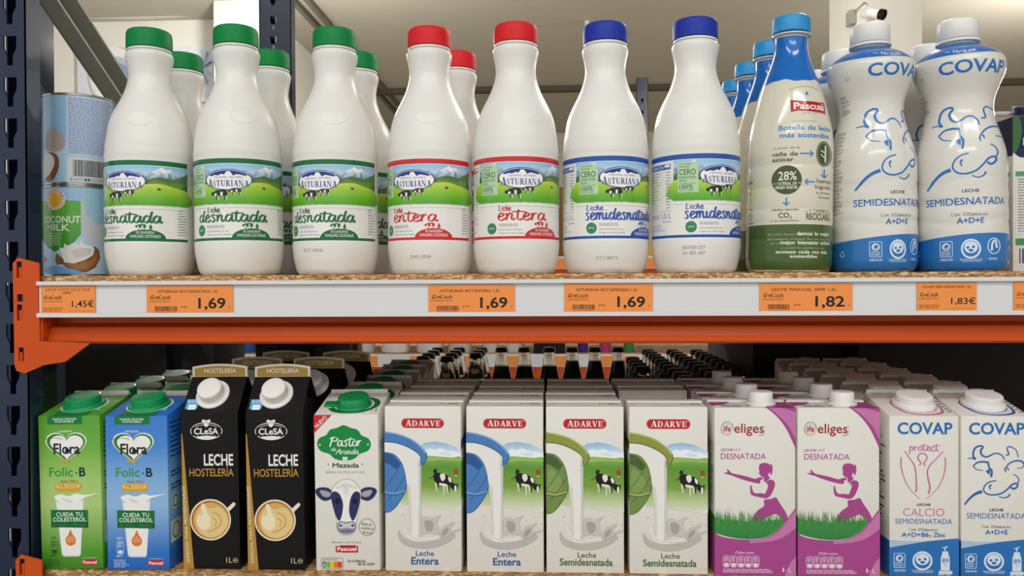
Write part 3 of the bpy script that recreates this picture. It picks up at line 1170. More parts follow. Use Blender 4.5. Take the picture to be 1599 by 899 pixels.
def make_ast(capmat, main, dark, word, sx0, sx1, kind, label):
    t = thing('milk_bottle', label, 'bottle')
    mb = MB()
    prof = smooth_prof(AST_PROF[:8], 3) + AST_PROF[8:12] + smooth_prof(AST_PROF[12:], 4)
    mb.lathe(prof, M_HDPE, 96, mods=ast_feet)
    mb.build('body', t, 60)
    mb = MB()
    A = label_art(main, dark, word, sx0, sx1, kind)
    Rl = 68.1 * KR
    n = 128
    vs, fs = [], []
    z0, z1 = AZ(374.5), AZ(244.5)
    k0, k1 = int(floor(-128 / AST_R0 / (2 * pi / n))), int(ceil(113 / AST_R0 / (2 * pi / n)))
    A.lay_round(mb, AST_R0, lambda z: Rl, AZ, n, lift0=2e-4)
    mb.build('label', t)
    # ribbed screw cap
    mb = MB()
    zc = (428 - 70) * KZ
    zt = AST_H
    rc = 35.3 * KR
    cp = [(rc * .93, zc), (rc, zc + .001), (rc, zc + .013), (rc * .985, zt - .004), (rc * .95, zt - .0015), (rc * .88, zt - .0003), (rc * .8, zt)]
    mb.lathe(cp, capmat, 144, mods=lambda r, z, a: r - (.00035 if (zc + .0005 < z < zt - .003 and int(round(a * 144 / 2 / pi)) % 2) else 0))
    mb.build('cap', t, 50)
    mb = MB()
    mb.lathe([(rc * .9, zc - .0025), (rc * .97, zc - .0022), (rc * .97, zc - .0004), (rc * .9, zc - .0002)], M_HDPE, 48)
    mb.build('tamper_ring', t)
    # faint oval emblem moulded into the shoulder
    mb = MB()
    zz0 = (428 - 187) * KZ
    em = MB()
    pts = []
    for k in range(29):
        a = 2 * pi * k / 28
        z = zz0 + .0085 * sin(a)
        r = ast_radius(z) + .0001
        th = .5 + .34 * cos(a)
        pts.append((r * sin(th), -r * cos(th), z))
    em.tube(pts, .00022, M_HDPE, 6)
    em.build('moulded_emblem', t)
    return t


GREEN, RED, BLUE = '#0f6b3c', '#cf2a2f', '#2452a8'
ast_g = make_ast(M_GREENCAP, GREEN, GREEN, 'desnatada', -44, 68, 'des', 'green capped white milk bottle, nearest the coconut milk cans')
ast_r = make_ast(M_REDCAP, RED, RED, 'entera', -28, 50, 'ent', 'red capped white milk bottle standing beside the third green capped bottle')
ast_b = make_ast(M_BLUECAP, BLUE, BLUE, 'semidesnatada', -50, 76, 'semi', 'dark blue capped white milk bottle standing beside the red capped ones')


def fit_depth(xpx, ytop, h, r, lo, hi):
    best = None
    for k in range(61):
        Y = lo + (hi - lo) * k / 60
        X = xat(xpx, Y, ZU + h / 2)
        y = project((X, Y - r, ZU + h))[1]
        if best is None or abs(y - ytop) < best[0]:
            best = (abs(y - ytop), Y)
    return best[1]


def lean(o, deg):
    rz = o.rotation_euler.z
    o.rotation_euler = (Matrix.Rotation(radians(deg), 3, 'Y') @ Matrix.Rotation(rz, 3, 'Z')).to_euler()
    return o


def stand(root, first, xpx, Y, turn, label, group, z=ZU, zref=None):
    X = xat(xpx, Y, (z + .12) if zref is None else zref)
    face = atan2(-X, Y)          # towards the camera
    rz = face + radians(turn)
    if first:
        root.location = (X, Y, z)
        root.rotation_euler = (0, 0, rz)
        root['label'] = label
        root['group'] = group
        return root
    return dup(root, (X, Y, z), rz, label, group)


GA = 'white milk bottles with landscape sleeves'
# turn: how far the emblem is turned from facing the viewer
rows = [
    (ast_g, 1, 235, 40, -43, 'green capped white milk bottle, nearest the coconut milk cans'),
    (ast_g, 0, 374.5, 35, -20.7, 'green capped white milk bottle, second from the coconut milk cans'),
    (ast_g, 0, 524, 39, -31.5, 'green capped white milk bottle with a printed date, beside a red capped bottle'),
    (ast_r, 1, 671.5, 38, -31.5, 'red capped white milk bottle standing beside a green capped one'),
    (ast_r, 0, 806, 31, 0, 'red capped white milk bottle standing beside a dark blue capped one'),
    (ast_b, 1, 945.5, 30, 15, 'dark blue capped white milk bottle standing beside a red capped one'),
    (ast_b, 0, 1086, 23, 28, 'dark blue capped white milk bottle standing beside the green based bottle'),
]
placed = []
for root, first, x, yt, turn, lab in rows:
    Y = fit_depth(x, yt, AST_H, .024, .918, .940)
    o = stand(root, first, x, Y, turn - 7.5 * 0, lab, GA)
    placed.append((o, Y))
lean(placed[1][0], -.7)
for o, Y in placed:
    print('bottle', round(o.location.x, 4), round(Y, 4))
back = [(ast_g, 0, 'second green capped bottle in the file nearest the coconut milk cans'),
        (ast_g, 1, 'green capped bottle standing behind the second one from the cans'),
        (ast_g, 2, 'green capped bottle standing behind the one with the printed date'),
        (ast_r, 3, 'red capped bottle standing behind the other two red capped ones')]
bx = [288, 424, 562, 716]
for (root, k, lab), xb in zip(back, bx):
    src, Y = placed[k]
    Y2 = Y + .0988
    X2 = xat(xb - 3, Y2, ZU + .27)
    dup(root, (X2, Y2, ZU), atan2(-X2, Y2) + radians(-8), lab, GA)

# printed dates on three bottles are ink on those bottles only
def date_mark(bottle, texts, ang, y0, col='#8d8a86'):
    A = Art()
    y = y0
    for t in texts:
        A.text(t, ang - 17, ang + 17, y, y - 5.2, col, 0)
        y += 8.5
    mb = MB()
    A.lay_round(mb, AST_R0, ast_radius, AZ, 128, [p[1] for p in AST_PROF], lift0=1.5e-4)
    mb.build('date_print', bottle)


date_mark(placed[2][0], ['22:27 L36106'], 0, 391)
date_mark(placed[3][0], ['22:43 L30:04'], 21, 402)
date_mark(placed[5][0], ['14 27 15 306279 10'], -16, 406)
date_mark(placed[6][0], ['0637001257', 'A1 855 607'], -36, 391)

# ------------------------------------------------------------------ bottle with green base and blue neck
PK = .692e-3
PY0 = 420
PZ = lambda y: (PY0 - y) * .715e-3
PAS_H = PZ(22)
PA = lambda y: (PY0 - y) * .692e-3      # heights of print, measured on the near side
_pp = [(58, 420), (61, 418.5), (64, 414), (66, 405), (66.5, 395), (66.5, 347), (66.0, 345.5), (66.5, 344), (66.5, 326), (66.0, 324.5), (66.5, 323), (66.5, 293), (66.0, 291.5), (66.5, 290), (66.5, 260), (66.0, 258.5), (66.5, 257), (66.5, 232), (66.2, 222), (65, 208), (62.5, 193), (59.5, 180), (56, 166), (52, 151), (47, 136), (41, 119), (36, 107), (31, 94), (27.5, 82), (25.6, 72), (25, 62), (25, 53)]
PAS_PROF = [(p[0] * PK, PZ(p[1])) for p in _pp]
PR0 = 66.5
PAS_CX = 1233.0


def pas_r(y):
    return interp(PAS_PROF, PA(y)) / PK


def pas_warp(x, y):
    """photo pixel on the bottle -> arc length"""
    r = pas_r(y)
    u = PR0 * asin(max(-.995, min(.995, (x - PAS_CX - (3 if y < 150 else 0)) / r)))
    return (u * .94 if u > 0 else u, y)


M_CREAM = mat('pet cream', '#d9d4c2', rough=.16, coat=.5)
M_PASBLUE = mat('pet blue', '#1768bd', rough=.14, coat=.5)
M_PASGREEN = mat('pet green', '#46602c', rough=.16, coat=.5)


def pascual_art():
    A = Art(pas_warp)
    z1 = lambda x, y: (1120 + x / 4.086, y / 4.086)
    z2 = lambda x, y: (1140 + x / 3.911, 200 + y / 3.911)

    def t1(t, x0, x1, b, c, col, bold=1, **k):
        (X0, Bb), (X1, Cc) = z1(x0, b), z1(x1, c)
        A.text(t, X0, X1, Bb, Cc, col, bold, **k)

    def t2(t, x0, x1, b, c, col, bold=1, **k):
        (X0, Bb), (X1, Cc) = z2(x0, b), z2(x1, c)
        A.text(t, X0, X1, Bb, Cc, col, bold, **k)
    LB, OL, DG = '#2f86c6', '#46552c', '#4a5236'
    t1('UNTADO FAMILIAR', 470, 655, 556, 545, '#8d8f80', 0, arc=-5)
    A.poly([z1(*p) for p in [(570, 585), (570, 572), (576, 562), (584, 572), (584, 585)]], LB)
    A.rect(*z1(562, 586), *z1(592, 589), LB)
    A.poly([z1(*p) for p in [(462, 622), (510, 628), (640, 632), (672, 626), (682, 706), (640, 700), (510, 694), (466, 702)]], '#b3202b')
    t1('Pascual', 484, 672, 682, 640, '#f2efe8', 2)
    t1('Desde 1969', 540, 636, 712, 704, '#8d8f80', 0)
    t1('GARANTÍA DE ORIGEN', 480, 625, 766, 757, '#a3a596', 0)
    t1('Botella de leche', 392, 712, 818, 787, LB, 2)
    t1('más sostenible', 400, 704, 866, 836, LB, 2)
    t2('A partir de la', 268, 422, 114, 102, DG, 0)
    t2('caña de', 264, 414, 157, 133, DG, 2)
    t2('azúcar', 264, 390, 190, 166, DG, 2)
    A.arrow(*z2(424, 145), *z2(505, 145), 2.2, LB)
    cx, cy = z2(568, 142)
    A.ell(cx, cy, 11.5, 19.5, OL)
    A.ell(cx, cy, 10, 17.5, '#cfcdb8', w=.6)
    A.stroke([(cx + 2, cy - 13), (cx + 2, cy + 13)], 2.2, '#e6e3d4', smooth=False)
    A.stroke([(cx + 2, cy - 1), (cx - 5, cy - 5)], 1.6, '#e6e3d4', smooth=False)
    A.stroke([(cx + 2, cy + 7), (cx - 5, cy + 1)], 1.6, '#e6e3d4', smooth=False)
    A.arrow(*z2(571, 235), *z2(571, 286), 2.2, LB)
    cx, cy = z2(350, 302)
    A.ell(cx, cy, 22.7, 22.4, OL)
    t2('28%', 300, 408, 303, 252, '#eceadd', 1)
    A.rect(*z2(268, 322), *z2(286, 326), '#d9d7c8')
    A.rect(*z2(416, 320), *z2(434, 324), '#d9d7c8')
    t2('MATERIAL DE', 292, 408, 333, 314, '#eceadd', 1)
    t2('ORIGEN VEGETAL', 280, 414, 357, 338, '#eceadd', 1)
    A.arrow(*z2(515, 314), *z2(457, 314), 2.2, LB)
    t2('hemos', 528, 608, 318, 296, DG, 1)
    t2('logrado', 520, 608, 354, 332, DG, 1)
    t2('la primera', 526, 606, 385, 370, DG, 0)
    t2('botella', 540, 604, 412, 398, DG, 0)
    A.arrow(*z2(348, 408), *z2(348, 456), 2.2, LB)
    t2('reduciendo', 265, 424, 487, 472, DG, 1)
    t2('CO', 303, 366, 530, 500, DG, 2)
    t2('2', 370, 382, 535, 520, DG, 1)
    t2('a la atmósfera', 262, 422, 553, 541, DG, 0)
    t2('Y TAMBIÉN EL', 486, 604, 498, 478, DG, 0)
    t2('ENVASE ES', 456, 478, 494, 488, DG, 0)
    t2('RECICLABLE', 468, 606, 541, 503, '#59481f', 2)
    # green base
    W = '#e6e4d6'
    G2 = '#b9c2a2'
    t2('En Leche Pascual', 248, 400, 636, 624, G2, 0)
    t2('damos lo mejor', 412, 604, 636, 614, W, 2)
    t2('para asegurar el futuro. Por eso apostamos', 242, 606, 664, 652, G2, 0)
    t2('por el', 262, 308, 690, 678, G2, 0)
    t2('mejor bienestar animal', 316, 606, 690, 668, W, 2)
    t2('y nuestros ganaderos, en', 322, 574, 717, 706, G2, 0)
    t2('envases cada vez más', 290, 592, 745, 726, W, 2)
    t2('sostenibles', 372, 536, 771, 752, W, 2)
    # side print
    t2('100%', 116, 150, 308, 292, LB, 1)
    A.stroke([z2(118, 345), z2(136, 348), z2(136, 372), z2(120, 370)], 1, '#9a7b3f', smooth=False)
    A.lines(*z2(112, 460)[:1], z2(156, 460)[0], z2(0, 462)[1], z2(0, 545)[1], 7, '#7d93a6', .2, .35)
    A.rect(*z2(112, 553), *z2(156, 557), '#4a5236')
    return A


def make_pascual(label):
    t = thing('milk_bottle', label, 'bottle')
    mb = MB()
    mb.lathe(PAS_PROF, M_PET, 128, mods=lambda r, z, a: r * (1 - (.05 * max(0, cos(5 * a)) * (1 - z / .005) if z < .005 else 0)))
    mb.build('body', t, 50)
    # full sleeve: green foot, cream middle, blue neck
    mb = MB()
    zs = sorted(set([p[1] for p in PAS_PROF] + [PZ(416), PA(345.6), PA(120), PZ(55.5)]))
    def band(z0, z1, m):
        pr = [(interp(PAS_PROF, z) + 1.5e-4, z) for z in [z0] + [z for z in zs if z0 < z < z1] + [z1]]
        mb.lathe(pr, m, 128, cap_top=False, cap_bot=False)
    band(PZ(416), PA(345.6), M_PASGREEN)
    band(PA(345.6), PA(116), M_CREAM)
    # wavy lower edge of the blue neck
    band(PA(116), PZ(56), M_PASBLUE)
    n = 128
    vs, fs = [], []
    for k in range(n + 1):
        a = 2 * pi * k / n
        zb = PA(118.5 + 1.6 * sin(5 * a) + .8 * sin(11 * a))
        for z in (zb, PA(115)):
            r = interp(PAS_PROF, z) + 2.4e-4
            vs.append((r * sin(a), -r * cos(a), z))
    for k in range(n):
        fs.append((2 * k, 2 * k + 2, 2 * k + 3, 2 * k + 1))
    mb.add(vs, fs, M_PASBLUE, True)
    pascual_art().lay_round(mb, PR0, lambda z: interp(PAS_PROF, z), PA, 128, [p[1] for p in PAS_PROF], lift0=2.5e-4, eps=5e-5, rough=.2)
    mb.build('sleeve', t, 40)
    rc = 29.6 * PK
    mb = MB()
    zc, zt = PZ(47.5), PAS_H
    mb.lathe([(rc * .95, zc), (rc, zc + .0008), (rc, zc + .001), (rc * .985, zt - .0035), (rc * .95, zt - .0012), (rc * .86, zt), (rc * .5, zt)], M_SKYCAP, 144,
             mods=lambda r, z, a: r - (.0004 if (zc + .0005 < z < zt - .002 and int(round(a * 144 / 2 / pi)) % 2) else 0))
    mb.build('cap', t, 50)
    mb = MB()
    mb.lathe([(rc * .9, zc - .0036), (rc * 1.03, zc - .0034), (rc * 1.03, zc - .0022), (rc * .9, zc - .0018)], M_PET, 64)
    mb.build('neck_ring', t)
    return t


PAS = make_pascual('bottle with blue neck and green base in front of its file')
GP = 'blue necked bottles with green base in one file'
PYF = .926
lean(stand(PAS, True, 1230.5, PYF, 0, 'milk bottle with blue neck and green base, frontmost of its file', GP), .8)
# further ones behind it, each cap a little lower and nearer the dark blue cap
for k, (xc, wd) in enumerate(((1203, 'second'), (1172, 'third'), (1150, 'fourth'))):
    Y2 = PYF + .0965 * (k + 1)
    X2 = xat(xc - .5, Y2, ZU + PAS_H - .015)
    dup(PAS, (X2, Y2, ZU), atan2(-X2, Y2) + radians(-6), 'blue necked bottle with green base, %s from the front of its file' % wd, GP)

# ------------------------------------------------------------------ waisted bottle with the drawn cow
CY0 = 419
CZ = lambda y: (CY0 - y) * .715e-3
CK = .69e-3
_pc = [(57, 419), (60, 418), (64, 412), (66.3, 404), (66.8, 395), (66.8, 352), (66.4, 346), (66.9, 341), (66.9, 325), (66.4, 319), (67, 313), (67, 300), (66.5, 294), (67, 288), (67, 262), (66.4, 250), (65, 238), (62.8, 228), (60, 218), (56.6, 207), (53, 196), (49.8, 184), (48.3, 174), (48.3, 165), (49.8, 155), (53.2, 145), (58, 134), (62.8, 123), (66, 113), (66.8, 106), (66, 100), (62, 93), (55.5, 87), (48, 82), (40, 78), (32, 74.5), (27, 72), (25.5, 69), (25.3, 62)]
COV_PROF = smooth_prof([(p[0] * CK, CZ(p[1])) for p in _pc], 2)
COV_H = CZ(33)
CA = lambda y: (CY0 - y) * .692e-3
CR0 = 66.8
COV_CX = 1497.0


def cov_r(y):
    return interp(COV_PROF, CA(y)) / CK


def cov_warp(x, y):
    r = cov_r(y)
    cx = COV_CX - (6 if y < 80 else 6 * max(0, (230 - y) / 150) if y < 230 else 0)
    u = CR0 * asin(max(-.995, min(.995, (x - cx) / r)))
    return (u * .88 if u > 0 else u, y)


CB = '#2a72b8'


def cow_outline(A, f, w, col=CB):
    """the cow's head as brush strokes; f maps carton coordinates to the design, w = line weight"""
    S = lambda pts, a, b=None, **k: A.stroke([f(*p) for p in pts], w * a, col, w1=None if b is None else w * b, **k)
    S([(407, 409), (425, 407), (440, 413)], .5, .9)
    S([(440, 413), (430, 395), (436, 368), (452, 357), (466, 357), (470, 362)], 1.2, 1.0)
    S([(470, 362), (460, 376), (466, 394), (482, 402), (500, 395), (512, 388), (530, 387), (548, 399), (554, 414)], 1.25, .6)
    S([(560, 394), (572, 390), (565, 368), (572, 358), (586, 362), (602, 376), (610, 404)], .9, .5)
    S([(430, 440), (446, 426), (470, 422), (492, 425)], .8, 1.3)
    S([(430, 440), (444, 454), (470, 459)], .7, .4)
    S([(490, 425), (494, 446), (504, 460), (502, 486)], 1.0, 1.3)
    for p in ((484, 468), (488, 472), (480, 462), (494, 476)):
        S([(494, 456), p], 1.2, .4, smooth=False)
    S([(556, 452), (572, 430), (596, 418), (620, 418), (634, 430)], .8, 1.0)
    S([(556, 452), (560, 466)], 1, .4)
    S([(566, 446), (572, 458)], 1, .4)
    S([(634, 430), (624, 446), (604, 448)], .6, .4)
    S([(522, 500), (496, 506), (478, 520), (472, 540), (486, 556), (514, 560), (545, 552), (566, 536), (586, 516), (604, 512), (606, 524), (592, 534), (580, 528)], .7, 1.2)
    S([(502, 518), (495, 526), (500, 538)], 1.2, .6)
    S([(590, 474), (604, 482), (612, 498), (606, 512)], .5, .7)
    S([(532, 566), (552, 572), (570, 566), (576, 556)], .5, 1.0)
    S([(466, 546), (440, 556), (416, 576), (396, 602)], 2.0, 1.0)


def seal_icons(A, f, W='#d6e4f2', which=3):
    """certification marks along the blue foot; f maps a 0..175 x 0..90 field to the design"""
    def R(x0, y0, x1, y1, w=None):
        a, b = f(x0, y0), f(x1, y1)
        A.rrect(a[0], a[1], b[0], b[1], abs(b[0] - a[0]) * .12, W, abs(b[0] - a[0]) * .05 if w else None)

    def T(t, x0, x1, b, c):
        A.text(t, f(x0, b)[0], f(x1, b)[0], f(x0, b)[1], f(x0, c)[1], W, 1)
    k = f(1, 0)[0] - f(0, 0)[0]
    R(0, 5, 46, 70, True)
    c = f(23, 28)
    A.ell(c[0], c[1], 15 * k, 15 * k, W, 24)
    A.ell(c[0], c[1] + 2 * k, 11 * k, 11 * k, '#2767ac', 20)
    A.stroke([f(23, 12), f(15, 26), f(16, 36), f(28, 36), f(30, 27)], 4 * k, W)
    for y in (46, 53, 60):
        A.lines(f(5, y)[0], f(40, y)[0], f(5, y)[1], f(5, y + 5)[1], 1, W, .2, .5)
    T('AENOR', 0, 48, 86, 77)
    c = f(115, 38)
    A.ell(c[0], c[1], 40 * k, 40 * k, W, 36, w=8 * k)
    A.ell(c[0], c[1] - 6 * k, 27 * k, 24 * k, W, 28)
    for dx, dy in ((-12, 8), (10, 12), (0, -12)):
        A.ell(c[0] + dx * k, c[1] - dy * k * .6, 6 * k, 5 * k, '#2767ac', 14)
    A.ell(c[0], c[1] + 6 * k, 10 * k, 5 * k, '#2767ac', 14)
    T('BIENESTAR ANIMAL', 72, 160, 84, 79)
    T('Y DE NUESTRA GRANJA', 76, 156, 91, 86)


def cov_map_cow(x, y):
    return 1452 + (x - 395) / 240 * 112, 163 + (y - 355) / 247 * 128


def cov_bottle_art():
    A = Art(cov_warp)
    z4 = lambda x, y: (1290 + x / 3.744, 190 + y / 3.744)
    z3 = lambda x, y: (1290 + x / 4.087, y / 4.087)

    def T(f, t, x0, x1, b, c, col, bold=1, **k):
        (X0, B), (X1, C_) = f(x0, b), f(x1, c)
        A.text(t, X0, X1, B, C_, col, bold, **k)
    # collar with curved lower edge, under the curved collar word
    zf = [-200 + 400 * k / 60 for k in range(61)]
    A.put([(u, 81.5 + 4.5 * cos((u + 14) / 66.8)) for u in zf] + [(u, 59.5) for u in zf], [(i, i + 1, i + 62, i + 61) for i in range(60)], '#2a6dba', warp=False)
    T(z3, 'FAMILIAR', 795, 940, 338, 316, '#e5edf5', 1, arc=1.6)
    A.stroke([z3(752, 322), z3(782, 328)], .8, '#e5edf5', smooth=False)
    A.lines(1290 + 830 / 4.087, 1290 + 905 / 4.087, 70.5, 73.5, 2, '#8fb4da', .3, .35)
    T(z3, 'COVAP', 724, 1076, 470, 396, CB, 2, arc=-1)
    cow_outline(A, cov_map_cow, 2.9)
    T(z4, 'LECHE', 788, 885, 403, 386, '#33393f', 2)
    T(z4, 'SEMIDESNATADA', 600, 1012, 473, 433, CB, 1)
    (a, b), (c, d) = z4(730, 537), z4(930, 537)
    q0, q1 = cov_warp(a, b), cov_warp(c, b)
    A2 = Art()
    A2.script('Con Vitaminas', q0[0], q1[0], b, 3.4, '#3f4a55', .18)
    for e in A2.el:
        A.put(e[0], e[1], e[2], warp=False)
    T(z4, 'A+D+E', 757, 910, 579, 548, CB, 2)
    # blue foot with the paler wave behind it
    zf = []
    n = 60
    for k in range(n + 1):
        u = -200 + 400 * k / n
        zf.append(u)
    lightw = [(u, 366 - 6 * sin((u + 40) / 58)) for u in zf]
    A.put([p for p in lightw] + [(u, 374) for u in zf], [(i, i + 1, i + 2 + n, i + 1 + n) for i in range(n)], '#8fb2d2', warp=False)
    bl = [(u, 369 - 9 * cos((u - 46) / 66)) for u in zf]
    A.put([p for p in bl] + [(u, 417) for u in zf], [(i, i + 1, i + 2 + n, i + 1 + n) for i in range(n)], '#2a73b9', warp=False)
    def fi(x, y):
        return z4(670 + x * 1.42, 672 + y * 1.4)
    seal_icons(A, fi)
    c = z4(958, 712)
    A.ell(c[0], c[1], 9, 12.5, '#d6e4f2')
    A.ell(c[0], c[1], 7.6, 11, '#2a73b9')
    A.stroke([(c[0] - 3, c[1] + 7), (c[0] - 2, c[1] - 4), (c[0] + 2, c[1] - 8), (c[0] + 4, c[1] + 3)], 3, '#d6e4f2')
    A.lines(c[0] - 7, c[0] + 7, 398, 402, 2, '#d6e4f2', .2)
    # recycling mark and the nutrition print round the side
    for k in range(3):
        a = 2 * pi * k / 3
        A.put([(-72 + 4.5 * cos(a + s) * q, 390 + 4.5 * sin(a + s) * q) for s, q in ((0, 1), (.8, 1.1), (1.5, 1), (1.5, .7), (.8, .8), (0, .7))], [(0, 1, 2, 3, 4, 5)], '#d6e4f2', warp=False)
    for k in range(30):
        y = 138 + k * 6.4
        if not 166 < y < 190:
            A.warp = None
            A.lines(-96, -72 + (4 if k % 3 else 0), y, y + 5, 2, '#6f767c', .4, .4)
    A.el.append(([(-97, 162), (-66, 162), (-66, 162.6), (-97, 162.6)], [(0, 1, 2, 3)], '#6f767c', 2, (-97, 162, -66, 163)))
    A.ell(-62, 114, 4.5, 2.6, '#5a6268', w=.5)
    return A


def make_covap(label):
    t = thing('milk_bottle', label, 'bottle')

    def wave(r, z, a):
        # soft wavy grooves low on the bottle
        q = 0.0
        for y0 in (283, 318, 344):
            d = (z - CZ(y0) - .0035 * sin(3 * a + y0)) / .003
            q += math.exp(-d * d)
        return r - .0007 * q
    zs = [CZ(419 - k * 4) for k in range(0, 88)]
    prof = [(interp(COV_PROF, z), z) for z in zs if z < CZ(72)] + [p for p in COV_PROF if p[1] >= CZ(72)]
    prof = [(57 * CK, 0)] + [p for p in prof if p[1] > .0005]
    mb = MB()
    mb.lathe(prof, mat('pet white', '#dedbd4', rough=.2, coat=.4), 128, mods=lambda r, z, a: (r - (.001 if CZ(417) < z < CZ(74) else 0) if z > .005 else r * (1 - .05 * max(0, cos(6 * a)) * (1 - z / .005))))
    mb.build('body', t, 60)
    mb = MB()
    sl = [p for p in prof if CZ(417) < p[1] < CZ(73)]
    sl = [(interp(prof, CZ(417)), CZ(417))] + sl
    mb.lathe([(r + 1.2e-4, z) for r, z in sl], mat('pet white'), 128, cap_top=False, cap_bot=False)
    cov_bottle_art().lay_round(mb, CR0, lambda z: interp(prof, z), CA, 128, [p[1] for p in prof], lift0=2.2e-4, eps=5e-5, rough=.2)
    # the printed shell follows the wavy grooves
    for i, v in enumerate(mb.v):
        r = sqrt(v[0] ** 2 + v[1] ** 2)
        a = atan2(v[0], -v[1])
        k = wave(r, v[2], a) / r
        mb.v[i] = (v[0] * k, v[1] * k, v[2])
    mb.sm = [True] * len(mb.sm)
    mb.build('sleeve', t, 40)
    rc = 30.5 * CK
    zc, zt = CZ(62), COV_H
    mb = MB()
    mb.lathe([(rc * .95, zc), (rc, zc + .0008), (rc * .985, zt - .0035), (rc * .95, zt - .0012), (rc * .86, zt), (rc * .5, zt)], M_WHITECAP, 120,
             mods=lambda r, z, a: r - (.0003 if (zc + .0005 < z < zt - .002 and int(round(a * 120 / 2 / pi)) % 2) else 0))
    mb.build('cap', t, 50)
    mb = MB()
    mb.lathe([(rc * .9, zc - .0042), (rc * 1.05, zc - .0040), (rc * 1.05, zc - .0016), (rc * .9, zc - .0012)], M_WHITECAP, 64)
    mb.build('neck_ring', t)
    return t


COV = make_covap('white waisted bottle with a blue drawn cow')
GC = 'white waisted bottles with a drawn cow'
CYF = .924
lean(stand(COV, True, 1500.5, CYF, 0, 'white waisted cow bottle beside the navy cartons', GC), -.8)
lean(stand(COV, False, 1362.5, CYF + .008, 21, 'white waisted cow bottle beside the green based bottle', GC), -.6)
for xc, k, tn, lab in ((1316, 1, 20, 'white capped cow bottle second in the file beside the green based bottle'),
                       (1296, 2, 20, 'white capped cow bottle third in the file, its cap just above the green based bottle'),
                       (1432, 1, 10, 'white capped cow bottle between and behind the two frontmost cow bottles')):
    Y2 = CYF + .097 * k
    X2 = {1316: .3640, 1296: .3640, 1432: .4645}[xc]
    Y2 += {1316: .020, 1296: .021, 1432: .0}[xc]
    dup(COV, (X2, Y2, ZU), atan2(-X2, Y2) + radians(tn), lab, GC)

# ------------------------------------------------------------------ coconut milk cans
CAN_R, CAN_H = .0399, .1070
KCAN = CAN_R / 53.0


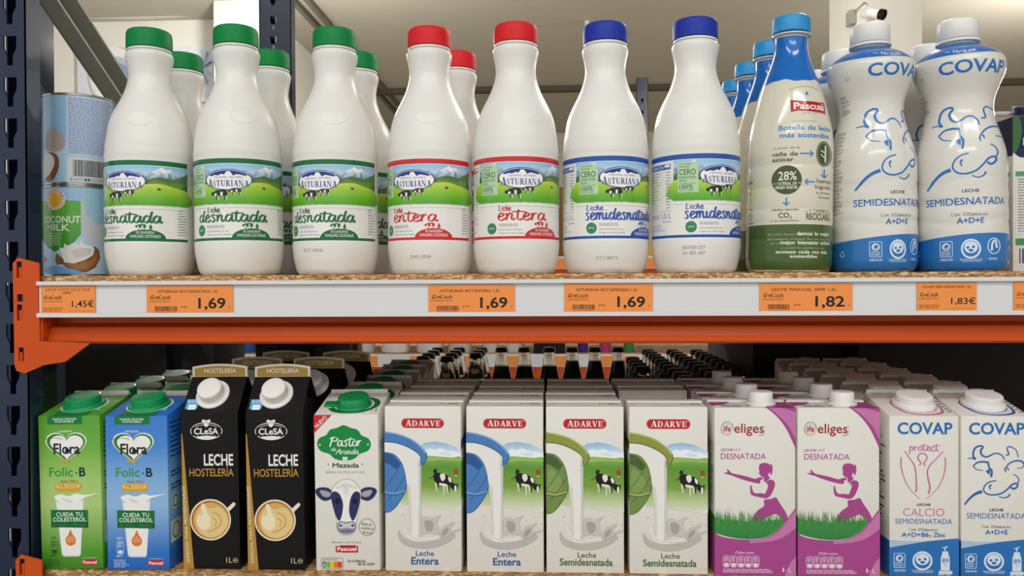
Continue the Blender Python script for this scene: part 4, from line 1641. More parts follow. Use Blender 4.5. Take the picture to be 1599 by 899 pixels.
def can_art():
    """arc units: pixels of a can 53 px in radius; 0 = middle of the picture side, height y down from 0 to 142"""
    A = Art()
    M = lambda x, y: (53 * asin(max(-.99, min(.99, (x - 468) / 3.747 / 53))), (y - 255) / 3.747)
    P = lambda pts: [M(*p) for p in pts]
    A.rect(-166.4, 1, 166.4, 141, grad('can sky', [(0, '#a6d0f0'), (.3, '#bddcf2'), (.6, '#96c4ea'), (1, '#a6cfee')], 0, CAN_H, .25, noise=(14, .7), coat=.4))
    # clouds of poured milk
    A.blob([M(478, 330), M(520, 420), M(560, 480), M(640, 470), M(640, 560), M(560, 590), M(500, 560), M(470, 450)], '#c9cdd0')
    A.blob([M(490, 260), M(560, 300), M(580, 420), M(540, 450), M(500, 400)], '#a5cfe0')
    G = grad('can green', [(0, '#3c8f2c'), (.6, '#4fa632'), (1, '#58b238')], .03, .07, .25, coat=.4)
    A.poly(P([(270, 348), (476, 348), (476, 540), (440, 590), (340, 645), (290, 600), (270, 560)]), G)
    sx, sy = M(343, 340)
    A.ell(sx, sy, 17, 16.5, '#e9e4da')
    for k in range(18):
        a = 2 * pi * k / 18
        A.stroke([(sx + 9 * cos(a), sy + 9 * sin(a)), (sx + (21 if sin(a) > -.2 else 12) * cos(a + .1), sy + (21 if sin(a) > -.2 else 12) * sin(a + .1))], 2.6, '#e8a33a', w1=.4, smooth=False)
    A.ell(sx, sy, 9.5, 9.5, '#f0b429')
    A.el = [e for e in A.el]
    for i, ch in enumerate('VALLEDELSOLE'):
        a = radians(198 + 144 * i / 11)
        cxx, cyy = sx + 14 * cos(a), sy + 14 * sin(a)
        A.text(ch, cxx - 1.4, cxx + 1.4, cyy + 1.7, cyy - 1.7, '#c8452f', 1)
    A.text('COCONUT', M(282, 0)[0], M(474, 0)[0], M(0, 475)[1], M(0, 437)[1], '#f0efe9', 2)
    A.text('MILK', M(302, 0)[0], M(418, 0)[0], M(0, 522)[1], M(0, 484)[1], '#f0efe9', 2)
    A.lines(M(310, 0)[0], M(388, 0)[0], M(0, 535)[1], M(0, 612)[1], 8, '#b9dcae', .3, .4)
    # opened coconut
    sh = [(350, 650), (342, 690), (350, 720), (378, 716), (400, 735), (440, 760), (500, 765), (550, 735), (576, 680), (570, 630), (545, 608), (520, 650), (450, 700), (390, 690)]
    A.poly(P(sh), '#8a5a34')
    A.poly(P([(384, 712), (440, 745), (510, 745), (555, 700), (560, 650), (530, 690), (460, 715)]), '#a5703f')
    A.poly(P([(372, 640), (362, 618), (390, 626), (388, 595), (412, 612), (440, 590), (470, 606), (470, 570), (492, 600), (530, 606), (546, 625), (540, 660), (500, 690), (440, 712), (390, 705), (378, 670)]), '#eceae4')
    A.poly(P([(420, 640), (480, 620), (530, 625), (520, 660), (450, 680)]), '#d5d2cb')
    A.rect(M(286, 0)[0] - 2, 112, M(298, 0)[0], 120, '#d85a2c')
    A.blob(P([(400, 735), (340, 725), (290, 740), (300, 765), (480, 768)]), '#74aee0')
    # back of the label: text panel, bar code, second coconut (centred a little past a quarter turn)
    o = 148.0
    def B(x):      # zoomed column of the turned can -> arc
        return o + 53 * asin(max(-.99, min(.99, (x - 465) / 3.747 / 53)))
    def Q(x, y):
        a = B(x)
        return (a if a < 166 else a - 333, y)
    pn0, pn1 = B(400), B(400) + 78
    def wrap_rect(a, b, y0, y1, c):
        if a < 166.4:
            A.rect(a, y0, min(b, 166.4), y1, c)
        if b > 166.4:
            A.rect(max(a, 166.4) - 333, y0, b - 333, y1, c)
    wrap_rect(pn0, pn1, 5, 138, '#c3d3ea')
    rnd = random.Random(5)
    for k in range(30):
        y = 8 + k * 2.9
        x = pn0 + 3
        end = pn1 - 4 - rnd.random() * 9
        while x < end:
            e = min(x + 2 + 5 * rnd.random(), end)
            wrap_rect(x, e, y, y + 1.2, '#6f83ae')
            x = e + 1
    wrap_rect(pn0, pn1, 100, 140, '#dcdde0')
    x = pn0 + 9
    while x < pn0 + 58:
        l = .6 + 1.2 * rnd.random()
        wrap_rect(x, x + l, 103.5, 129, '#2e2f35')
        x += l + .6 + .7 * rnd.random()
    for i, d in enumerate('8437011502001'):
        xx = pn0 + 5 + i * 4.1
        if xx > 166:
            xx -= 333
        A.text(d, xx, xx + 2.6, 136, 131.5, '#3b3c42', 0)
    A.blob([(pn0 - 32, 92), (pn0 - 14, 98), (pn0 - 12, 116), (pn0 - 22, 134), (pn0 - 38, 134), (pn0 - 46, 110)], '#8a5a34')
    A.blob([(pn0 - 40, 94), (pn0 - 22, 98), (pn0 - 20, 112), (pn0 - 32, 128), (pn0 - 46, 128)], '#ebe8e1')
    A.blob([(pn0 - 30, 56), (pn0 - 8, 62), (pn0 - 3, 84), (pn0 - 20, 92), (pn0 - 40, 82)], '#b6ada3')
    return A


def make_can(label):
    t = thing('coconut_milk_can', label, 'can')
    mb = MB()
    steel = mat('can steel', '#b9b9b6', rough=.25, metal=.9)
    r = CAN_R
    mb.lathe([(r * .93, .0015), (r * .98, 0), (r * 1.005, .0008), (r * 1.005, .0025), (r * .985, .0034), (r * .985, CAN_H - .0034), (r * 1.005, CAN_H - .0025), (r * 1.005, CAN_H - .0006), (r * .98, CAN_H), (r * .95, CAN_H - .0006), (r * .94, CAN_H - .003), (r * .5, CAN_H - .003)], steel, 72)
    mb.build('body', t, 40)
    mb = MB()
    can_art().lay_round(mb, 53.0, lambda z: r * .985, lambda y: CAN_H - y * CAN_H / 142, 128, lift0=2e-4, rough=.25)
    mb.build('label', t)
    mb = MB()
    mb.lathe([(.006, CAN_H - .0028), (.006, CAN_H - .0018), (.004, CAN_H - .0016)], steel, 20, cy=-.02)
    mb.build('pull_tab', t)
    return t


CAN = make_can('can of coconut milk with a green label front')
YC = .962
XC = xat(124, YC, ZU + .05)
rzc = atan2(-XC, YC)
CAN.location = (XC, YC, ZU)
CAN.rotation_euler = (0, 0, rzc)
tag(CAN, 'coconut milk can with green front and halved coconut, lower of its stack', None, 'coconut milk cans')
# the text panel's arc position B(465) must face the viewer on the upper can
dup(CAN, (XC + .0005, YC, ZU + CAN_H), rzc - 148.0 / 53.0, 'coconut milk can with text panel and bar code towards the aisle, upper of its stack', 'coconut milk cans')
for k in (0, 1):
    dup(CAN, (XC - .004, YC + .083, ZU + CAN_H * k), rzc + 1.2 - k, 'coconut milk can behind the stack in front, %s' % ('lower of its stack' if k == 0 else 'upper of its stack'), 'coconut milk cans')

# ------------------------------------------------------------------ cartons
YCF = .872            # front faces of the cartons


def face_y(d):
    return lambda a, b, l: (a, -d / 2 - .0002 - l, b)


def side_right(w_, d):
    return lambda a, b, l: (w_ / 2 + .0002 + l, a, b)


def side_left(w_, d):
    return lambda a, b, l: (-w_ / 2 - .0002 - l, -a, b)


def slanted_box(mb, w_, d, h1, h2, m, bev=.0012):
    """carton whose top rises from the front edge to the back"""
    bm = bmesh.new()
    xs, ys = (-w_ / 2, w_ / 2), (-d / 2, d / 2)
    vs = {}
    for i, x in enumerate(xs):
        for j, y in enumerate(ys):
            vs[i, j, 0] = bm.verts.new((x, y, 0))
            vs[i, j, 1] = bm.verts.new((x, y, (h1, h2)[j]))
    q = lambda *k: bm.faces.new([vs[x] for x in k])
    q((0, 0, 0), (1, 0, 0), (1, 0, 1), (0, 0, 1))
    q((1, 1, 0), (0, 1, 0), (0, 1, 1), (1, 1, 1))
    q((0, 1, 0), (0, 0, 0), (0, 0, 1), (0, 1, 1))
    q((1, 0, 0), (1, 1, 0), (1, 1, 1), (1, 0, 1))
    q((0, 0, 1), (1, 0, 1), (1, 1, 1), (0, 1, 1))
    q((0, 1, 0), (1, 1, 0), (1, 0, 0), (0, 0, 0))
    bmesh.ops.bevel(bm, geom=bm.edges[:], offset=bev, segments=2, affect='EDGES', profile=.5)
    mb.bm(bm, m, True)


def screw_cap(parent, name, m, loc, normal, r0, h0, r1, h1, base_m=None, tab=False):
    """flange and screw cap standing on a sloping top"""
    M = Matrix.Translation(loc) @ Vector((0, 0, 1)).rotation_difference(Vector(normal)).to_matrix().to_4x4()
    mb = MB()
    mb.lathe([(r0, -.001), (r0, h0 * .6), (r0 * .96, h0), (r0 * .5, h0)], base_m or m, 48, M=M)
    if tab:
        bm = bmesh.new()
        bmesh.ops.create_cube(bm, size=1)
        for v in bm.verts:
            v.co = M @ Vector((v.co.x * r0 * .9 - r0 * 1.2, v.co.y * r0 * .55, v.co.z * h0 + h0 * .6))
        mb.bm(bm, m)
    mb.build('cap_base', parent, 40)
    mb = MB()
    mb.lathe([(r1, h0 * .5), (r1, h0 + h1 * .85), (r1 * .96, h0 + h1 * .95), (r1 * .88, h0 + h1), (r1 * .4, h0 + h1)], m, 72, M=M,
             mods=None)
    bmv = mb
    o = bmv.build(name, parent, 40)
    return o


def carton_file(root, xpx, Yf, d, rows, gap, z, labels, group, zref=.1, lean=0.0, jitter=.0012, fan=0.0, skip=()):
    rnd = random.Random(int(xpx))
    X0 = xat(xpx, Yf, z + zref)
    for k in range(rows):
        Y = Yf + d / 2 + k * (d + gap)
        X = X0 + (rnd.uniform(-jitter, jitter) if k else 0) + fan * k
        if k == 0:
            root.location = (X, Y, z)
            root.rotation_euler = (0, radians(lean), 0)
            root['label'] = labels[0]
            root['group'] = group
        elif k not in skip:
            dup(root, (X, Y, z), radians(rnd.uniform(-.5, .5)), labels[k], group)


ORD = ['front', 'second', 'third', 'fourth', 'fifth', 'sixth', 'seventh']


# --- green and blue cartons with the heart badge
def heart(cx, cy, w_, h_):
    pts = []
    for k in range(40):
        t = 2 * pi * k / 40
        x = 16 * sin(t) ** 3
        y = 13 * cos(t) - 5 * cos(2 * t) - 2 * cos(3 * t) - cos(4 * t)
        pts.append((cx + x / 16 * w_ / 2, cy - (y + 2.5) / 14.5 * h_ / 2))
    return pts


def pascual_badge(A, x0, x1, y0, y1):
    h = y1 - y0
    A.poly([(x0, y0 + h * .1), (x0 + .2 * (x1 - x0), y0 + h * .1), (x0 + .2 * (x1 - x0), y0), (x1 - .1 * (x1 - x0), y0), (x1 - .1 * (x1 - x0), y0 + h * .1), (x1, y0 + h * .1), (x1, y1), (x0 + .3 * (x1 - x0), y1), (x0 + .3 * (x1 - x0), y1 - h * .05), (x0, y1 - h * .05)], '#c2272d')
    A.text('Pascual', x0 + .07 * (x1 - x0), x1 - .07 * (x1 - x0), y1 - h * .26, y0 + h * .25, '#f2efea', 2)


def flora_art(kind):
    A = Art()
    gr = kind == 'green'
    DG = '#12622f'
    A.rect(106, 194, 270, 232, '#127a3c')
    A.text('NUEVO ENVASE', 131, 243, 213, 204.5, '#e9efe6', 1)
    A.text('SOSTENIBLE', 142, 232, 224, 215.5, '#e9efe6', 1)
    A.text('¡LIGERA!' if gr else 'ORIGINAL', 154, 221, 268, 259, '#e8efe0', 1)
    A.poly(heart(192, 340, 196, 142), '#eef0ea')
    A.poly(heart(192, 340, 184, 132), '#3c7f33')
    A.poly(heart(195, 338, 158, 112), '#f1f2ee')
    A.text('Cuida tu corazón', 92, 176, 303, 294, DG, 0, shear=.0, arc=-7)
    A.text('Flora', 132, 257, 365, 319, '#1c2226', 2)
    A.blob([(186, 352), (196, 340), (210, 350), (200, 366)], '#1c2226')
    A.blob([(160, 398), (182, 388), (206, 396), (190, 405)], '#caa23f')
    A.text('Folic', 108, 220, 467, 427, '#3d9a3c', 1)
    A.ell(237, 452, 4, 4, DG, 12)
    A.text('B', 250, 280, 467, 428, '#16333a', 2)
    A.blob([(135, 512), (150, 497), (240, 497), (258, 508), (258, 520), (240, 534), (150, 534), (135, 524)], '#dba23c')
    A.blob([(140, 512), (155, 502), (238, 502), (252, 511), (238, 520), (155, 520)], '#ecc879')
    A.text('Ácido Fólico', 160, 240, 494, 484, '#c2672a', 1)
    A.text('+6', 150, 180, 517, 500, '#4a9a40', 1)
    A.text('vitaminas', 184, 240, 508, 501, '#6a9a40', 0)
    A.text('esenciales', 184, 240, 517, 510, '#6a9a40', 0)
    # glass of milk with its splash
    A.poly([(133, 556), (271, 556), (248, 822), (240, 830), (168, 830), (158, 822)], '#d7dcd2' if gr else '#c4d5e8')
    A.poly([(140, 585), (266, 580), (246, 816), (238, 824), (170, 824), (162, 816)], '#f0f0ec')
    A.blob([(128, 560), (160, 548), (200, 556), (235, 545), (275, 552), (345, 543), (300, 556), (262, 568), (230, 592), (200, 575), (175, 592), (150, 578)], '#f2f2ee')
    A.blob([(160, 566), (190, 570), (215, 582), (190, 584)], '#d9dcd4')
    A.poly([(111, 618), (287, 620), (286, 701), (112, 697)], '#127338')
    A.text('CUIDA TU', 137, 262, 648, 630, '#eef2ea', 1)
    A.text('COLESTEROL', 121, 278, 671, 653, '#eef2ea', 1)
    A.rect(112, 677, 286, 694, '#0d5228')
    A.text('EN NIVELES NORMALES', 122, 276, 691, 681, '#4c9a63', 0)
    A.blob([(202, 708), (212, 730), (226, 750), (222, 772), (202, 781), (182, 772), (178, 750), (192, 730)], '#e07b30')
    A.text('SIN', 194, 210, 744, 738, '#f3d9bf', 0)
    A.text('LACTOSA', 184, 220, 754, 747, '#f3d9bf', 0)
    A.text('BAJA EN', 186, 218, 763, 756, '#f3d9bf', 0)
    INKC = '#2a4a20' if gr else '#dfe8f2'
    A.rrect(108, 758, 140, 820, 10, INKC, 2)
    A.lines(113, 136, 764, 790, 3, INKC, .3, .4)
    A.ell(124, 806, 11, 9, INKC, 20)
    A.lines(108, 138, 740, 752, 2, INKC, .3, .4)
    A.lines(104, 142, 824, 834, 1, INKC, .3, .4)
    A.lines(92, 166, 842, 880, 5, INKC, .3, .3)
    A.text('un producto de', 258, 322, 838, 832, '#e9e9e4', 0)
    pascual_badge(A, 252, 328, 842, 869)
    return A


def make_flora(kind, label):
    t = thing('milk_carton', label, 'carton')
    w_, d, h1, h2 = .0695, .070, .1685, .1835
    if kind == 'green':
        m = grad('carton green', [(0, '#3f8a24'), (.12, '#559f2a'), (.42, '#aed07c'), (.55, '#a8cd72'), (.8, '#69ab30'), (1, '#519a28')], 0, h1, .42)
    else:
        m = grad('carton blue', [(0, '#2068c4'), (.12, '#3078cf'), (.42, '#92bbe6'), (.55, '#86b4e4'), (.8, '#4085d4'), (1, '#2a74cc')], 0, h1, .42)
    mb = MB()
    slanted_box(mb, w_, d, h1, h2, m)
    A = flora_art(kind)
    A.lay_flat(mb, (60, 194, 353, 888), w_, h1, face_y(d))
    # right side print
    S = Art()
    ink = '#1f4a86' if kind == 'blue' else '#2f6a20'
    S.lines(6, 64, 62, 70, 2, ink, .3, .4)
    S.ell(16, 96, 9, 9, '#e8efe6', 24)
    S.ell(16, 96, 7, 7, '#3d8a46', 20, w=2)
    S.rect(4, 116, 30, 140, '#dfe9d8')
    S.ell(17, 128, 9, 9, '#2a7a3c', 24, w=1.6)
    S.lines(6, 64, 76, 84, 2, ink, .3, .4)
    S.lines(46, 66, 90, 160, 12, ink, .3, .3)
    S.lines(6, 64, 8, 50, 8, ink, .3, .3)
    S.lay_flat(mb, (0, 0, 70, 168), d, h1, side_right(w_, d))
    # dark green print field round the cap and white strip at the back of the top
    T = Art()
    sl = sqrt(d * d + (h2 - h1) ** 2)
    T.rect(22, 40, 78, 100, '#127a3c')
    T.rect(2, 1, 98, 14, '#d9dad4')
    T.ell(50, 54, 36, 34, '#e4e6df')
    T.text('1L', 80, 88, 78, 66, '#eef0ea', 1)
    T.lay_flat(mb, (0, 0, 100, 100), w_, sl, lambda a, b, l: (a, -d / 2 + b * d / sl - (l + 1e-4) * (h2 - h1) / sl, h1 + b * (h2 - h1) / sl + (2e-4 + l)))
    mb.build('carton_body', t)
    mb = MB()
    mb.box(-w_ / 2 + .002, w_ / 2 - .002, d / 2 - .0035, d / 2 - .001, h2 - .001, h2 + .0035, M_SILVER if False else mat('carton edge', '#d2d2cb', rough=.5), .0006)
    mb.build('top_seam', t)
    nrm = Vector((0, -(h2 - h1), d)).normalized()
    screw_cap(t, 'screw_cap', mat('cap bright green', '#12995a', rough=.35, coat=.3), (0, -.004, (h1 + h2) / 2 - .0008), nrm, .0225, .0035, .0185, .0085, tab=False)
    return t


FY = .866
GF = 'files of cartons with the heart badge'
flg = make_flora('green', 'x')
carton_file(flg, 112, FY, .070, 4, .003, ZL, ['green milk carton with heart badge at the front of its file'] + ['green milk carton with heart badge, %s from the front' % ORD[k] for k in (1, 2, 3)], GF, lean=-1.0)
flb = make_flora('blue', 'x')
carton_file(flb, 215, FY, .070, 4, .003, ZL, ['blue milk carton with heart badge at the front of its file'] + ['blue milk carton with heart badge, %s from the front' % ORD[k] for k in (1, 2, 3)], GF, lean=-.5)


# --- black gable-top cartons
def make_clesa():
    t = thing('gable_top_carton', 'x', 'carton')
    w_, d, h, hr = .0630, .064, .1705, .2070
    K = mat('carton black', '#0d0c0c', rough=.4, spec=.3)
    GOLD = '#b48b3c'
    A = Art()
    A.poly([(30, 310), (37, 310), (78, 880), (30, 880)], GOLD)
    # lettering running up the gold strip
    G = Art()
    G.text('ESPECIAL PARA PROFESIONALES', 0, 330, 12, 0, '#efe6cf', 0)
    a, b = (53, 850), (38, 530)
    dx, dy = (b[0] - a[0]) / 330, (b[1] - a[1]) / 330
    for pts, fs, c, L, bb in G.el:
        A.put([(a[0] + x * dx + (y - 6) * .95, a[1] + x * dy) for x, y in pts], fs, c)
    W = '#eceae6'
    A.ell(141, 299, 69, 37, W, 40, w=3.2)
    A.ell(141, 299, 58, 28, W, 40, w=2)
    A.rect(78, 283, 204, 318, '#0f0e0e')
    A.text('CLeSA', 88, 193, 312, 287, W, 2)
    A.blob([(122, 258), (128, 250), (141, 254), (156, 250), (160, 258), (152, 264), (150, 276), (141, 282), (132, 276), (130, 264)], W)
    A.ell(137, 262, 2, 2.4, '#0f0e0e', 10)
    A.ell(146, 262, 2, 2.4, '#0f0e0e', 10)
    A.blob([(100, 324), (141, 318), (182, 324), (160, 332), (141, 333), (120, 331)], W)
    A.text('LECHE', 128, 254, 443, 397, W, 2)
    A.text('HOSTELERÍA', 65, 255, 489, 457, '#c08a3a', 1)
    A.poly([(218, 628), (252, 598), (261, 604), (258, 613), (228, 642)], '#e4e0d8')
    A.ell(152, 672, 88, 87, '#e9dcc0', 56)
    A.ell(152, 672, 81, 80, '#a8672f', 56)
    A.ell(154, 674, 76, 75, '#d9a95f', 56)
    A.blob([(90, 660), (120, 612), (150, 625), (190, 620), (222, 650), (226, 690), (190, 735), (140, 745), (100, 715)], '#e6c98a')
    A.blob([(112, 612), (128, 606), (138, 640), (150, 662), (150, 700), (120, 714), (94, 690), (100, 655), (120, 650)], '#f0e3c0')
    A.stroke([(160, 640), (190, 655), (196, 690), (165, 715), (140, 722)], 6, '#d3a35c')
    A.stroke([(162, 664), (178, 676), (172, 700)], 5, '#d3a35c')
    A.text('1L', 217, 242, 853, 830, '#d9c392', 0)
    A.ell(256, 843, 10, 10, '#d9c392', 20, w=2)
    A.rect(246, 841, 264, 844, '#d9c392')
    mb = MB()
    # body and gable as one shell: the side panels fold inwards under the ridge
    hw, hd = w_ / 2, d / 2
    vs = [(-hw, -hd, 0), (hw, -hd, 0), (hw, hd, 0), (-hw, hd, 0), (-hw, -hd, h), (hw, -hd, h), (hw, hd, h), (-hw, hd, h),
          (-hw, -.0018, hr), (hw, -.0018, hr), (hw, .0018, hr), (-hw, .0018, hr), (-hw + .016, 0, hr - .006), (hw - .016, 0, hr - .006)]
    fs = [(0, 1, 5, 4), (1, 2, 6, 5), (2, 3, 7, 6), (3, 0, 4, 7), (3, 2, 1, 0), (4, 5, 9, 8), (6, 7, 11, 10), (8, 9, 10, 11),
          (5, 6, 13), (5, 13, 9), (6, 10, 13), (9, 13, 10), (7, 4, 12), (4, 8, 12), (7, 12, 11), (8, 11, 12)]
    mb.add(vs, fs, K)
    A.lay_flat(mb, (33, 225, 276, 880), w_, h, face_y(d), eps=4e-5)
    # pale blue stamp on the corner of the front slope
    hs_ = hd - .0018
    sl = sqrt(hs_ ** 2 + (hr - h) ** 2)
    S = Art()
    S.rect(4, 62, 26, 88, '#3f9bd6')
    S.rect(9, 76, 23, 90, '#e4ecf0')
    S.lines(6, 24, 64, 74, 3, '#d6e8f4', .2, .4)
    S.lay_flat(mb, (0, 0, 100, 100), w_, sl, lambda a, b, l: (a, -hd + b * hs_ / sl - (l + 1e-4) * (hr - h) / sl, h + b * (hr - h) / sl + (l + 1e-4) * hs_ / sl))
    # small print and stamp on the right side
    R = Art()
    R.ell(40, 22, 9, 6, '#7a7876', 24, w=1)
    R.lines(30, 55, 44, 48, 1, '#8a6a35', .2, .4)
    R.lines(44, 60, 90, 96, 2, '#77736c', .2, .4)
    R.rect(46, 118, 60, 134, '#b9b7b1')
    R.rect(48, 140, 60, 162, '#b9b7b1')
    R.lay_flat(mb, (0, 0, 64, 170), d, h, side_right(w_, d))
    mb.build('carton_body', t)
    # upright fin with the gold plate
    fh = .0155
    mb = MB()
    loop = [(-hw, 0), (hw, 0), (hw, fh * .80)] + [(hw * (1 - k / 6), fh * (.80 + .20 * sin(pi / 2 * min(1, k / 5)))) for k in range(1, 12)][:0]
    top = [(hw * (1 - 2 * k / 12), fh * (.80 + .20 * (1 - (1 - 2 * k / 12) ** 2))) for k in range(13)]
    loop = [(-hw, 0), (hw, 0)] + top
    mb.prism(loop, -.0014, .0014, mat('fin card', '#e6e0d2', rough=.4), 'XZ')
    P = Art()
    pl = [(4, 16 - 1.4), (96, 16 - 1.4)] + [(96 - 92 * k / 12, 16 - (1 + 12.0 * .80 + 12.0 * .26 * (1 - (1 - 2 * k / 12) ** 2))) for k in range(13)]
    P.poly(pl, '#b08d3d')
    P.text('HOSTELERÍA', 22, 80, 10.4, 5.4, '#f0ead8', 1)
    P.lay_flat(mb, (0, 0, 100, 16), w_, fh, lambda a, b, l: (a, -.0015 - l, b))
    P.lay_flat(mb, (0, 0, 100, 16), w_, fh, lambda a, b, l: (-a, .0015 + l, b))
    f = mb.build('ridge_fin', t)
    f.location = (0, 0, hr - .001)
    nrm = Vector((0, -(hr - h), hd)).normalized()
    c = Vector((-.002, -hd * .50, h + (hr - h) * .50))
    screw_cap(t, 'screw_cap', M_WHITECAP, c, nrm, .0185, .0022, .0135, .0125)
    return t


GB = 'black gable top cartons'
for xb, nm in ((330, 'beside the blue heart carton'), (431, 'beside the cow portrait carton')):
    cl = make_clesa()
    X0 = xat(xb, .872, ZL + .1)
    hd = .032
    for k in range(3):
        lab = 'black gable top carton %s, %s of its file' % (nm, ('front', 'second', 'third')[k])
        Yk = .872 + hd + k * .088
        Xk = X0 + (0, .014, .026)[k] * (1 if xb > 400 else .6)
        if k == 0:
            cl.location = (Xk, Yk, ZL)
            cl.rotation_euler = (0, radians(-.6), 0)
            cl['label'], cl['group'] = lab, GB
        else:
            dup(cl, (Xk, Yk, ZL), 0, lab, GB)


# --- white carton with the cow portrait
def pastor_art():
    A = Art()
    G, DG, NV = '#11893f', '#185c38', '#2c3160'
    A.poly([(36, 182), (118, 182), (36, 264)], '#c9252c')
    N = Art()
    N.text('NUEVO', 0, 66, 18, 0, '#f2efe8', 1)
    c, s_ = cos(radians(-45)), sin(radians(-45))
    for pts, fs, col, L, bb in N.el:
        A.put([(46 + x * c - (y - 9) * s_, 236 + x * s_ + (y - 9) * c) for x, y in pts], fs, col)
    A.blob([(52, 312), (62, 285), (92, 272), (110, 248), (140, 240), (170, 228), (200, 240), (232, 250), (248, 274), (278, 288), (289, 314), (276, 342), (240, 356), (214, 378), (172, 386), (130, 378), (104, 356), (66, 342)], G, 4)
    W = '#f1efe8'
    A.script('Pastor', 104, 246, 322, 26, W, .24, shear=.12)
    A.script('de', 114, 136, 343, 10, W, .22, shear=.1)
    A.script('Aranda', 134, 236, 357, 15, W, .24, shear=.12)
    A.ell(64, 315, 4, 4, W, 10)
    A.ell(276, 315, 4, 4, W, 10)
    A.poly([(162, 370), (186, 370), (181, 396), (167, 396)], W)
    A.poly([(166, 377), (182, 377), (179, 392), (169, 392)], '#cfe0cf')
    A.text('Mazada', 118, 235, 417, 397, DG, 2)
    A.ell(100, 403, 3, 3, DG, 10)
    A.ell(250, 403, 3, 3, DG, 10)
    A.text('BEBIDA LÁCTEA NATURAL', 87, 263, 443, 433, '#8fb27e', 0)
    # cow portrait
    L1, GY = '#f1efe9', '#b5b2ad'
    for sx in (1, -1):
        m = lambda x, y: (176 + sx * (x - 176), y)
        A.blob([m(120, 530), m(96, 508), m(60, 506), (m(40, 520)), m(52, 548), m(80, 566), m(110, 556)], NV, 4)
        A.blob([m(108, 532), m(84, 520), m(60, 520), m(74, 545), m(100, 548)], '#a9a6b0', 4)
    A.blob([(120, 500), (140, 482), (160, 472), (180, 468), (205, 474), (228, 492), (242, 520), (240, 560), (232, 610), (222, 650), (218, 690), (204, 714), (174, 720), (146, 714), (132, 690), (130, 650), (118, 600), (110, 550), (112, 520)], GY, 4)
    A.blob([(123, 502), (142, 485), (160, 475), (180, 471), (204, 477), (226, 495), (238, 521), (237, 560), (229, 610), (219, 650), (215, 689), (202, 711), (174, 716), (148, 711), (135, 689), (133, 650), (121, 600), (113, 550), (115, 521)], L1, 4)
    A.blob([(112, 530), (130, 524), (150, 540), (162, 580), (156, 630), (144, 655), (132, 640), (120, 600), (110, 560)], NV, 4)
    A.blob([(236, 530), (218, 524), (202, 540), (192, 570), (188, 610), (194, 640), (206, 654), (220, 630), (232, 590), (238, 555)], NV, 4)
    A.blob([(128, 560), (144, 556), (150, 572), (136, 580), (126, 574)], '#11132e')
    A.blob([(224, 560), (208, 556), (202, 572), (214, 580), (226, 574)], '#11132e')
    for k in range(9):
        x = 138 + k * 10
        A.stroke([(x, 500 - abs(4 - k) * -3), (x + (k - 4) * 1.5, 478 + abs(4 - k) * 4)], 3, '#8a8790', w1=.6, smooth=False)
    for k in range(5):
        A.stroke([(165 + k * 6, 496), (168 + k * 4, 540 + k % 2 * 10)], 2, '#bdbab8', w1=.5, smooth=False)
    A.blob([(134, 668), (150, 656), (176, 660), (204, 656), (217, 670), (214, 694), (200, 710), (174, 715), (150, 710), (136, 694)], '#8b8796', 4)
    A.blob([(140, 672), (154, 662), (176, 668), (200, 662), (212, 674), (206, 690), (176, 686), (146, 690)], '#cfccd0', 4)
    A.ell(150, 676, 7, 5, NV, 14)
    A.ell(203, 676, 7, 5, NV, 14)
    A.stroke([(150, 703), (176, 700), (204, 703)], 3, NV)
    # stamp
    A.ell(266, 683, 36, 38, '#4a4742', 36, w=1.6)
    A.script('Baja en', 240, 288, 672, 7.5, '#3a3733', .16, shear=.2, rise=5)
    A.script('materia', 240, 294, 691, 7.5, '#3a3733', .16, shear=.2, rise=5)
    A.script('grasa', 246, 288, 709, 7.5, '#3a3733', .16, shear=.2, rise=5)
    A.text('Elaborado a partir de Leche', 110, 240, 754, 747, '#6a6a64', 0)
    pascual_badge(A, 126, 225, 764, 797)
    A.script('la esencia', 178, 256, 840, 9.5, '#3a3733', .2, shear=.2)
    A.script('de la leche', 222, 297, 853, 8.5, '#3a3733', .2, shear=.2)
    # nutrition score strip
    A.rrect(61, 820, 158, 870, 8, '#56544f', 1.6)
    A.text('NUTRI-SCORE', 68, 132, 832, 826, '#56544f', 0)
    for k, c in enumerate(('#1a7a45', '#7cb342', '#e8c02b', '#dd7d26', '#d2452b')):
        A.rect(66 + k * 17.2, 838, 66 + (k + 1) * 17.2, 864, c)
    A.rrect(64, 834, 86, 867, 9, '#e9e9e2')
    A.rrect(66, 836, 84, 865, 8, '#1a7a45')
    A.text('A', 69, 81, 860, 842, '#f0f0ea', 1)
    return A


